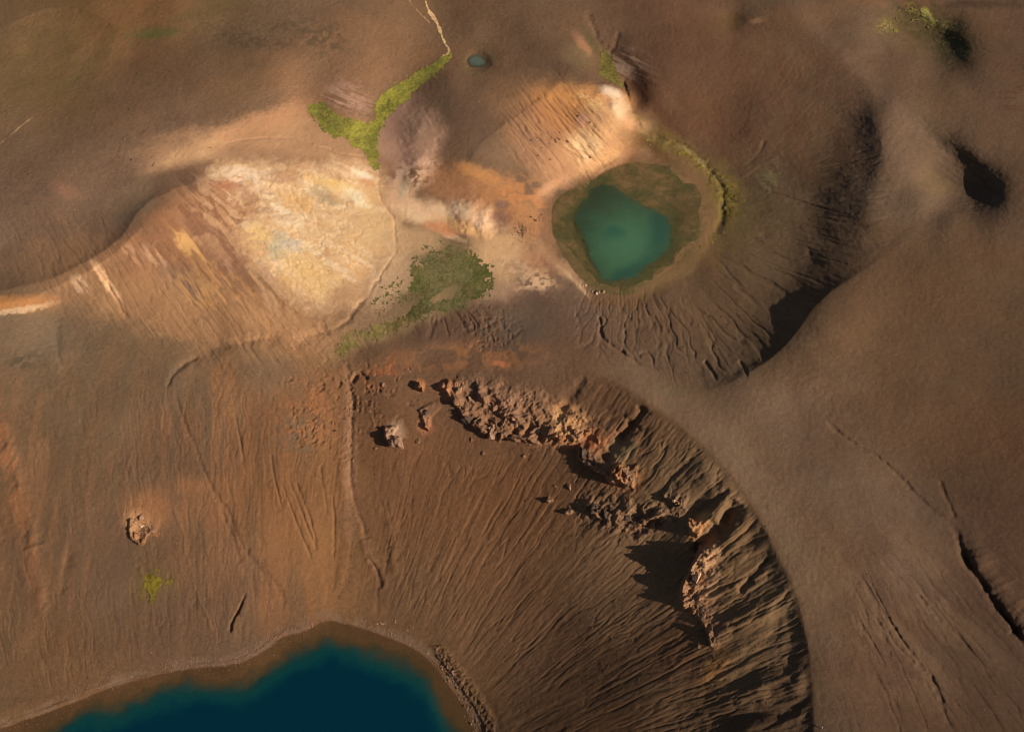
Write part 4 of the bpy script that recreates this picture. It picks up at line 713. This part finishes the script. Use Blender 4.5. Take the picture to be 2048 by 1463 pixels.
# ------------------------------------------------------------------ rocks
TN = _rng.rand(32, 32, 32).astype(f32)
def n3(p):
    f = np.floor(p); t = p - f; i = f.astype(int) & 31; j = (i + 1) & 31; t = t * t * (3 - 2 * t); r = 0
    for a in (0, 1):
        for b_ in (0, 1):
            for c in (0, 1):
                r = r + TN[(j if a else i)[:, 0], (j if b_ else i)[:, 1], (j if c else i)[:, 2]] * (t[:, 0] if a else 1 - t[:, 0]) * (t[:, 1] if b_ else 1 - t[:, 1]) * (t[:, 2] if c else 1 - t[:, 2])
    return r
def f3(p, o): return sum(n3(p * 2 ** k + 7 * k) * .5 ** k for k in range(o)) / sum(.5 ** k for k in range(o)) - .5
import bmesh
_ico = {}
def ico(n):
    if n not in _ico:
        bm = bmesh.new(); bmesh.ops.create_icosphere(bm, subdivisions=n, radius=1); bm.verts.ensure_lookup_table()
        _ico[n] = (np.array([v.co[:] for v in bm.verts]), np.array([[v.index for v in f_.verts] for f_ in bm.faces])); bm.free()
    return _ico[n]
def rock_mesh(name, seed, n, cuts, amp, material, tower=0):
    rs = np.random.RandomState(seed); p, fc = ico(n); p = p.copy()
    for _ in range(cuts):
        d = rs.randn(3); d /= np.linalg.norm(d); h = rs.uniform(.45, .8); q = p @ d; m = q > h; p[m] -= (q[m] - h)[:, None] * d
    if tower:      # several upright ribs of unequal height
        hh = f3(np.c_[p[:, :2] * 2.2, np.full(len(p), seed * 1.3)], 2); p[:, 2] *= 1 + tower * hh * 2.4
    q = p / np.linalg.norm(p, axis=1)[:, None]
    d = f3(q * 2.1 + seed, 5 if n > 3 else 3) * amp + (np.round(f3(q * 1.6 + seed * 3, 2) * 9) / 9) * amp * .8
    p = p * (1 + d)[:, None]
    me = bpy.data.meshes.new(name); me.from_pydata(p.tolist(), [], fc.tolist()); me.materials.append(material); return me
def rock_mat(name, c0, c1, c2):
    m = mat(name, col=(1, 1, 1), bump=.12, bscale=4); n = m.node_tree.nodes; l = m.node_tree.links
    tc = n.new('ShaderNodeTexCoord'); ge = n.new('ShaderNodeNewGeometry'); no = n.new('ShaderNodeTexNoise'); no.inputs['Scale'].default_value = .55; no.inputs['Detail'].default_value = 6; no.inputs['Roughness'].default_value = .7
    l.new(ge.outputs['Position'], no.inputs['Vector']); cr = n.new('ShaderNodeValToRGB'); e = cr.color_ramp.elements
    e[0].position = .34; e[1].position = .66; e[0].color = (*(lin(c0) / KL), 1); e[1].color = (*(lin(c2) / KL), 1); x = e.new(.5); x.color = (*(lin(c1) / KL), 1)
    l.new(no.outputs['Fac'], cr.inputs[0]); l.new(cr.outputs[0], n['Principled BSDF'].inputs['Base Color']); return m
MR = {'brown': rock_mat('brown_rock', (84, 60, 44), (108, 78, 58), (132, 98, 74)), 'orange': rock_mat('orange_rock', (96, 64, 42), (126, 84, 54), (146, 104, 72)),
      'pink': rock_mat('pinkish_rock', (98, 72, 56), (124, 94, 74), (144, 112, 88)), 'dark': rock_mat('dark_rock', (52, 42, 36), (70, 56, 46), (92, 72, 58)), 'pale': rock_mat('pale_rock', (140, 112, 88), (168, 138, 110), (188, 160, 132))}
def at(u, v):
    i = np.clip(np.searchsorted(us, u) - 1, 0, NU - 2); j = np.clip(np.searchsorted(vs, v) - 1, 0, NV - 2)
    fu = (u - us[i]) / (us[i + 1] - us[i]); fv = (v - vs[j]) / (vs[j + 1] - vs[j])
    h = H[j, i] * (1 - fu) * (1 - fv) + H[j, i + 1] * fu * (1 - fv) + H[j + 1, i] * (1 - fu) * fv + H[j + 1, i + 1] * fu * fv
    x, y, z = place(u, v, float(h)); e = 3
    return Vector((float(x), float(y), float(h)))
def mpp(u, v):                                   # metres per photo pixel there
    dx, dy, dz = ray(u, v); return float((CAM[2] - 35) / -dz * F / 1024)
CR = [ # u, v, half width px, half depth px, height factor, turn, stone, label, ribs
 (895, 768, 13, 15, 1.1, 20, 'orange', 'orange crag at the upper left end of the broken cliff band', 0), (921, 774, 12, 20, 1.3, -10, 'pink', 'tall pinkish crag with black shade beside it, second in the cliff band', 1),
 (943, 794, 14, 15, 1.0, 30, 'brown', 'brown crag just below the two topmost crags of the cliff band', 0), (912, 800, 9, 14, .8, 10, 'brown', 'narrow ledge rock hanging under the orange end crag', 0),
 (934, 836, 17, 15, .9, 20, 'dark', 'dark lumpy outcrop at the lower left edge of the cliff band', 0), (958, 846, 14, 14, 1.0, 0, 'brown', 'rust stained outcrop between dark outcrop and ochre buttress', 1),
 (985, 862, 16, 15, 1.1, 30, 'pink', 'grey ochre buttress jutting down from the middle of the cliff band', 1), (972, 818, 12, 12, .9, 50, 'brown', 'small brown knob behind the ochre buttress', 0),
 (1008, 842, 10, 16, 1.2, 0, 'brown', 'upright fin of rock in the middle of the cliff band', 1), (1030, 842, 12, 16, 1.3, 10, 'pink', 'tall pale crag with deep shade on its left side', 1),
 (1035, 874, 16, 11, .8, 0, 'brown', 'low brown outcrop at the foot of the tall pale crag', 0), (1074, 858, 20, 20, 1.1, 10, 'pink', 'broad pinkish buttress, widest of the cliff band', 1),
 (1103, 862, 12, 14, 1.1, -10, 'brown', 'knobbly brown rock between broad buttress and ochre scree', 0), (1122, 876, 13, 10, .9, 10, 'orange', 'ochre rock at the foot of the yellow scree', 0),
 (1150, 868, 12, 13, 1.0, 20, 'brown', 'brown crag with a black cleft right of the yellow scree', 1), (1176, 866, 14, 12, 1.1, 30, 'orange', 'orange crag above the deep black hollow', 1),
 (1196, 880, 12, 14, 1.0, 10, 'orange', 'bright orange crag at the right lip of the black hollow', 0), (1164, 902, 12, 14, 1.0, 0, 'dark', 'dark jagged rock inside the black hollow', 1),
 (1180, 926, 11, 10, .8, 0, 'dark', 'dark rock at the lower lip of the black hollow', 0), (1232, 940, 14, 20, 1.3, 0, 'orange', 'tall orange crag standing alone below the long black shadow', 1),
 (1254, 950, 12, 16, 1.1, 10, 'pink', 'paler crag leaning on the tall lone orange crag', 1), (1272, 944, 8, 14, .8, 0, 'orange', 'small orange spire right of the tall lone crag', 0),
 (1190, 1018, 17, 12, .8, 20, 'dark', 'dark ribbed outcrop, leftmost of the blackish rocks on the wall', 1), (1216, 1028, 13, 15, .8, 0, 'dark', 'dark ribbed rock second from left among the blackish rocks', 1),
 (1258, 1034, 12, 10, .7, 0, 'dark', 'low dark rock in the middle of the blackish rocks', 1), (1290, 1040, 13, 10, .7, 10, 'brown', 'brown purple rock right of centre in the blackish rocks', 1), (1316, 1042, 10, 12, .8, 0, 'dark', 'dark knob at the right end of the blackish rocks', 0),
 (1385, 1046, 8, 14, 1.3, 35, 'orange', 'golden crag above the great black shadow', 0), (1394, 1088, 12, 16, 1.0, 0, 'dark', 'dark jumbled crag at the head of the great black shadow', 1), (1384, 1122, 10, 12, 1.0, 0, 'brown', 'brown crag beside the pale cliff face', 0),
 (1392, 1150, 15, 22, 1.1, 10, 'pale', 'pale pink cliff crag right of the great black shadow', 0), (1374, 1184, 14, 16, 1.2, 20, 'pink', 'rounded boulder crag at the tip of the great black shadow', 0), (1402, 1202, 11, 15, 1.0, 40, 'brown', 'brown crag behind the rounded boulder crag', 0),
 (1387, 1221, 5, 6, 1.2, 0, 'orange', 'small golden block under the rounded boulder crag', 0), (1421, 1268, 8, 12, 1.1, 0, 'brown', 'small brown crag at the lower end of the east cliff', 0), (1400, 1292, 6, 6, .9, 0, 'brown', 'knob of rock just below the end of the east cliff', 0),
 (793, 880, 19, 23, 1.0, 20, 'pink', 'big grey pink crag left of the cliff band with a black shadow', 0), (843, 772, 8, 14, 1.2, 20, 'orange', 'small orange spire above the big grey pink crag', 0), (850, 822, 8, 9, .9, 0, 'dark', 'dark knob right of the big grey pink crag', 0),
 (852, 850, 9, 13, 1.0, 20, 'orange', 'reddish spike under the dark knob', 0), (836, 878, 9, 10, .8, 0, 'brown', 'low brown rock right of the big grey pink crag', 0), (752, 896, 6, 5, 1.0, 0, 'pink', 'lone block left of the foot of the big grey pink crag', 0), (767, 768, 7, 6, .9, 0, 'brown', 'small brown rock near the head of the gully', 0),
 (279, 1036, 12, 8, 1.1, 10, 'pink', 'pinkish top block of the lone outcrop on the left slope', 0), (286, 1051, 15, 6, 1.0, -10, 'pale', 'pale ledge across the lone outcrop on the left slope', 0), (268, 1070, 11, 13, .8, 30, 'orange', 'orange flank of the lone outcrop on the left slope', 0), (284, 1082, 7, 7, .8, 0, 'orange', 'lowest orange knob of the lone outcrop on the left slope', 0), (315, 1068, 7, 6, .8, 40, 'orange', 'orange knob to the right of the lone outcrop', 0),
 (629, 840, 9, 5, .7, 0, 'brown', 'flat brown rock among rubble left of the gully', 0), (668, 860, 7, 5, .6, 20, 'dark', 'grey slab beside the gully below the flat brown rock', 0),
 (943, 878, 6, 8, 1.0, 10, 'brown', 'small loose block below the ochre buttress', 0), (967, 905, 5, 6, 1.0, 10, 'brown', 'loose block on the brown scree under the cliff band', 0), (1048, 911, 5, 5, 1.1, 0, 'brown', 'single loose block below the broad buttress', 0),
 (1097, 1001, 8, 5, 1.0, 0, 'pink', 'block on the scree, left of the two pinkish blocks', 0), (1137, 1022, 9, 8, 1.1, 0, 'pink', 'larger pinkish block on the scree left of the blackish rocks', 0), (1140, 970, 7, 13, .8, 10, 'brown', 'long brown outcrop sticking out of the scree', 0), (1110, 972, 6, 4, .8, 0, 'brown', 'small block left of the long brown outcrop', 0),
 (1054, 1001, 3, 3, 1, 0, 'brown', 'tiny block on the open scree', 0), (1428, 738, 3, 3, 1, 0, 'dark', 'dark stone in the short black gully under the ridge', 0),
 (906, 1342, 6, 5, 1.0, 20, 'pink', 'pale block on the beach edge right of the blue lake', 0), (1348, 1000, 4, 4, 1.2, 0, 'pale', 'small pale block, leftmost of four above the golden crag', 0), (1354, 1002, 5, 5, 1.2, 0, 'pink', 'pinkish block, second of four above the golden crag', 0), (1360, 1010, 4, 4, 1.1, 0, 'pink', 'third of the four blocks above the golden crag', 0), (1372, 1017, 6, 4, 1.0, 0, 'pink', 'widest and lowest of the four blocks above the golden crag', 0)]
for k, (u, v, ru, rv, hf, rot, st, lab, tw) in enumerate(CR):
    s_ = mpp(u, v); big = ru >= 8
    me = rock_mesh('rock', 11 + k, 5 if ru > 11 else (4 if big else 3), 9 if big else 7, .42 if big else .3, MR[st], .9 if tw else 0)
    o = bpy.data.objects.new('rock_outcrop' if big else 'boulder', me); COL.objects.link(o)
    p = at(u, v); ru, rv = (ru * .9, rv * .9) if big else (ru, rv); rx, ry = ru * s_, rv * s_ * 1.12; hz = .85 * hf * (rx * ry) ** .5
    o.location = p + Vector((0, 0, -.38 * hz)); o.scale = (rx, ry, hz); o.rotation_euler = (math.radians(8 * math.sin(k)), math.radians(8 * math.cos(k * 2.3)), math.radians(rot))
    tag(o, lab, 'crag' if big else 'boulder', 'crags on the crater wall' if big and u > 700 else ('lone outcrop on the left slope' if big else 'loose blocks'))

# boulders one could count: each an object of its own, meshes shared
rs = np.random.RandomState(5)
BM = [[rock_mesh('boulder', 100 + k, 2, 8, .25, MR[c]) for k in range(4)] for c in ('pink', 'brown', 'dark', 'pale')]
def boulders(n, fn, r0, r1, kinds, label, group):
    for _ in range(n):
        u, v = fn(); p = at(u, v); r = r0 + (r1 - r0) * rs.rand() ** 2
        o = bpy.data.objects.new('boulder', BM[kinds[rs.randint(len(kinds))]][rs.randint(4)]); COL.objects.link(o)
        o.location = p + Vector((0, 0, r * .15)); o.scale = (r * rs.uniform(.8, 1.3), r * rs.uniform(.8, 1.2), r * rs.uniform(.6, .95)); o.rotation_euler = (rs.rand() * .5, rs.rand() * .5, rs.rand() * 6.3)
        tag(o, label, 'boulder', group)
def disc(u, v, a, b_, ang=0):
    def f():
        r, t = abs(rs.randn()) * .55, rs.rand() * 6.283; x, y = a * r * math.cos(t), b_ * r * math.sin(t); c, s_ = math.cos(math.radians(ang)), math.sin(math.radians(ang)); return u + x * c - y * s_, v + x * s_ + y * c
    return f
def along(P, w0):
    P = np.array(P, float)
    def f():
        k = rs.randint(len(P) - 1); t = rs.rand(); q = P[k] * (1 - t) + P[k + 1] * t; return q[0] + rs.randn() * w0, q[1] + rs.randn() * w0
    return f
SH = [(870, 1306), (885, 1325), (900, 1340), (912, 1360), (925, 1385), (935, 1410), (945, 1440), (955, 1463)]
boulders(34, disc(1046, 462, 20, 20), .3, .75, (0, 1, 0), 'tan boulder in the rubble heap between orange hill and green lake', 'rubble heap west of the green lake')
boulders(12, disc(1072, 440, 22, 12), .3, .8, (0, 1), 'tan boulder scattered uphill from the rubble heap', 'boulders above the rubble heap')
boulders(9, along([(1165, 571), (1185, 580), (1208, 588)], 2), .45, .9, (3, 0), 'pale boulder on the lower shore of the green lake', 'boulders on the shore of the green lake')
boulders(70, along(SH, 6), .25, .65, (0, 1, 2), 'brown boulder in the rubble line behind the right hand beach', 'rubble line along the beach')
boulders(22, disc(1110, 280, 90, 60, 20), .3, .7, (2, 1), 'dark boulder lying on the orange and brown knoll', 'boulders on the knoll')
boulders(20, disc(760, 1245, 70, 16, 10), .25, .55, (0, 3, 1), 'small boulder by the mouth of the gully near the lake', 'boulders at the gully mouth')
boulders(36, along([(694, 760), (702, 840), (708, 920), (706, 1000), (712, 1060), (700, 1140)], 4), .25, .55, (0, 1), 'reddish boulder in the stony gully down to the lake', 'boulders in the gully')
boulders(22, disc(300, 330, 230, 130), .25, .6, (2, 0), 'small boulder on the brown plateau at the upper left', 'boulders on the plateau')
boulders(18, disc(815, 738, 30, 12), .3, .7, (1, 0), 'brown boulder above the orange spire', 'boulders above the spire')
boulders(20, disc(1440, 650, 120, 60), .25, .5, (2, 1), 'small dark boulder on the rilled slope below the green lake', 'boulders on the bowl slope')

# gravel, cobbles and pebbles nobody could count: one mesh
def stones(name, N, gen, r0, r1, material, label):
    p, fc = ico(1); P = []; Fs = []
    uv = np.array([gen() for _ in range(N)])
    i = np.clip(np.searchsorted(us, uv[:, 0]) - 1, 0, NU - 2); j = np.clip(np.searchsorted(vs, uv[:, 1]) - 1, 0, NV - 2); h = (H[j, i] + H[j + 1, i + 1]) / 2
    uu = (us[i] + us[i + 1]) / 2 + rs.rand(N) - .5; vv = (vs[j] + vs[j + 1]) / 2 + rs.rand(N) - .5
    x, y, z = place(uu, vv, h); r = r0 + (r1 - r0) * rs.rand(N) ** 2.5
    o8 = np.array([[1, 0, 0], [-1, 0, 0], [0, 1, 0], [0, -1, 0], [0, 0, 1], [0, 0, -1]], float); f8 = np.array([[4, 0, 2], [4, 2, 1], [4, 1, 3], [4, 3, 0], [5, 2, 0], [5, 1, 2], [5, 3, 1], [5, 0, 3]])
    q = o8[None] * (1 + .35 * (rs.rand(N, 6, 1) - .5)) + .3 * (rs.rand(N, 6, 3) - .5); a = rs.rand(N) * 6.28; ca, sa = np.cos(a)[:, None], np.sin(a)[:, None]
    q = np.stack([q[..., 0] * ca - q[..., 1] * sa, q[..., 0] * sa + q[..., 1] * ca, q[..., 2] * .8], -1) * r[:, None, None] + np.stack([x, y, h + r * .2], -1)[:, None]
    me = bpy.data.meshes.new(name); fcs = (f8[None] + 6 * np.arange(N)[:, None, None]).reshape(-1, 3); V_ = q.reshape(-1, 3).astype(f32)
    me.vertices.add(len(V_)); me.vertices.foreach_set('co', V_.ravel()); me.loops.add(len(fcs) * 3); me.loops.foreach_set('vertex_index', fcs.ravel().astype(np.int32)); me.polygons.add(len(fcs)); me.polygons.foreach_set('loop_start', (np.arange(len(fcs)) * 3).astype(np.int32)); me.update(calc_edges=True)
    me.materials.append(material); o = bpy.data.objects.new(name, me); COL.objects.link(o); tag(o, label, 'stones', kind='stuff')
def rect(u0, v0, u1, v1): return lambda: (rs.uniform(u0, u1), rs.uniform(v0, v1))
def mix(*fs):
    w_ = np.array([x[0] for x in fs], float); w_ /= w_.sum()
    return lambda: fs[rs.choice(len(fs), p=w_)][1]()
shl = [(0, 1455), (60, 1428), (150, 1394), (235, 1360), (330, 1334), (400, 1322), (468, 1322), (530, 1290), (560, 1264), (610, 1254), (645, 1230)]
stones('shore_stones', 2000, mix((3, along(shl[4:], 5)), (3, along(shl, 15)), (1.5, along(SH, 7)), (1, along([(690, 1240), (745, 1254), (800, 1275), (850, 1300)], 6))), .10, .34, MR['pink'], 'pale grey stones strewn along the shore of the blue lake')
stones('scree_stones', 9000, mix((3, rect(0, 780, 680, 1360)), (2, along([(694, 760), (702, 840), (708, 920), (706, 1000), (712, 1060), (700, 1160), (680, 1200)], 6)), (1, along([(430, 1000), (480, 1090), (530, 1150), (560, 1200)], 12)), (1, disc(640, 840, 90, 90)), (1, rect(720, 740, 1180, 900)), (1, rect(0, 600, 500, 800))), .09, .28, MR['brown'], 'loose brown stones on the western crater slope')
stones('plateau_stones', 6800, mix((2, rect(0, 60, 700, 560)), (1, rect(800, 100, 1260, 420)), (1, rect(1480, 760, 1800, 1200)), (1, rect(1100, 560, 1560, 760)), (.6, rect(700, 560, 1000, 700)), (1, disc(1050, 460, 50, 40)), (1.4, rect(1280, 20, 2040, 1440))), .09, .26, MR['pink'], 'small pale stones scattered over the plateau and knolls')
stones('wall_stones', 6200, mix((1, rect(1150, 960, 1560, 1420)), (2, along([(885, 790), (930, 860), (985, 885), (1070, 895), (1160, 900), (1230, 985), (1280, 985)], 10)), (1.5, along([(1180, 1040), (1250, 1050), (1330, 1045)], 12)), (1, along([(1380, 1050), (1400, 1120), (1375, 1200), (1420, 1290)], 10)), (.5, disc(800, 890, 30, 30)), (.4, disc(290, 1060, 40, 40))), .10, .30, MR['brown'], 'brown stones on the eastern crater wall')

# ------------------------------------------------------------------ hiker on the rim path
def skin_body(name, joints, edges, material, parent, root=0, sub=1):
    me = bpy.data.meshes.new(name); me.from_pydata([j[:3] for j in joints], edges, []); o = bpy.data.objects.new(name, me); COL.objects.link(o)
    md = o.modifiers.new('skin', 'SKIN')
    for k, j in enumerate(joints):
        sv = me.skin_vertices[0].data[k]; sv.radius = (j[3], j[3] if len(j) < 5 else j[4]); sv.use_root = (k == root)
    o.modifiers.new('sub', 'SUBSURF').levels = sub; me.materials.append(material); o.parent = parent; return o
def plain(name, c, r=.8): return mat(name, rough=r, col=tuple(lin(c) / KL), nscale=8, namp=.08, bump=0)
hk = bpy.data.objects.new('person', None); COL.objects.link(hk); hk.location = at(1643, 1456); hk.rotation_euler = (0, 0, math.radians(60))
tag(hk, 'lone hiker in a pale jacket on the rim path at the bottom edge', 'person')
skin_body('body', [(0, 0, .95, .16, .12), (0, 0, 1.18, .15, .11), (0, 0, 1.40, .17, .11), (0, 0, 1.50, .07, .07), (.10, 0, .92, .10), (.11, .03, .50, .07), (.12, 0, .09, .05), (.12, .12, .04, .045), (-.10, 0, .92, .10), (-.11, -.04, .50, .07), (-.12, -.12, .09, .05), (-.12, 0, .04, .045)],
    [(0, 1), (1, 2), (2, 3), (0, 4), (4, 5), (5, 6), (6, 7), (0, 8), (8, 9), (9, 10), (10, 11)], plain('dark_trousers', (60, 56, 60)), hk)
skin_body('jacket', [(0, 0, 1.00, .19, .145), (0, 0, 1.22, .18, .135), (0, 0, 1.42, .19, .13), (.21, 0, 1.43, .075), (.27, .02, 1.14, .06), (.25, .14, .92, .045), (-.21, 0, 1.43, .075), (-.27, .02, 1.14, .06), (-.25, .14, .92, .045), (0, 0, 1.50, .09)],
    [(0, 1), (1, 2), (2, 3), (3, 4), (4, 5), (2, 6), (6, 7), (7, 8), (2, 9)], plain('pale_jacket', (226, 196, 184)), hk)
skin_body('head', [(0, .0, 1.52, .055), (0, .015, 1.62, .09, .10), (0, .015, 1.72, .075, .085), (0, .11, 1.61, .02)], [(0, 1), (1, 2), (1, 3)], plain('skin_tone', (190, 140, 115)), hk, 1)
skin_body('hair', [(0, -.02, 1.66, .095, .10), (0, -.01, 1.74, .075, .08)], [(0, 1)], plain('brown_hair', (70, 50, 38)), hk)
skin_body('hand', [(.25, .14, .92, .035), (.25, .16, .84, .035), (.25, .18, .76, .02), (.22, .18, .84, .015)], [(0, 1), (1, 2), (1, 3)], plain('skin_tone', (190, 140, 115)), hk)
skin_body('hand', [(-.25, .14, .92, .035), (-.25, .16, .84, .035), (-.25, .18, .76, .02), (-.22, .18, .84, .015)], [(0, 1), (1, 2), (1, 3)], plain('skin_tone', (190, 140, 115)), hk)
skin_body('backpack', [(0, -.20, 1.10, .14, .10), (0, -.20, 1.35, .13, .09)], [(0, 1)], plain('grey_pack', (110, 96, 96)), hk)
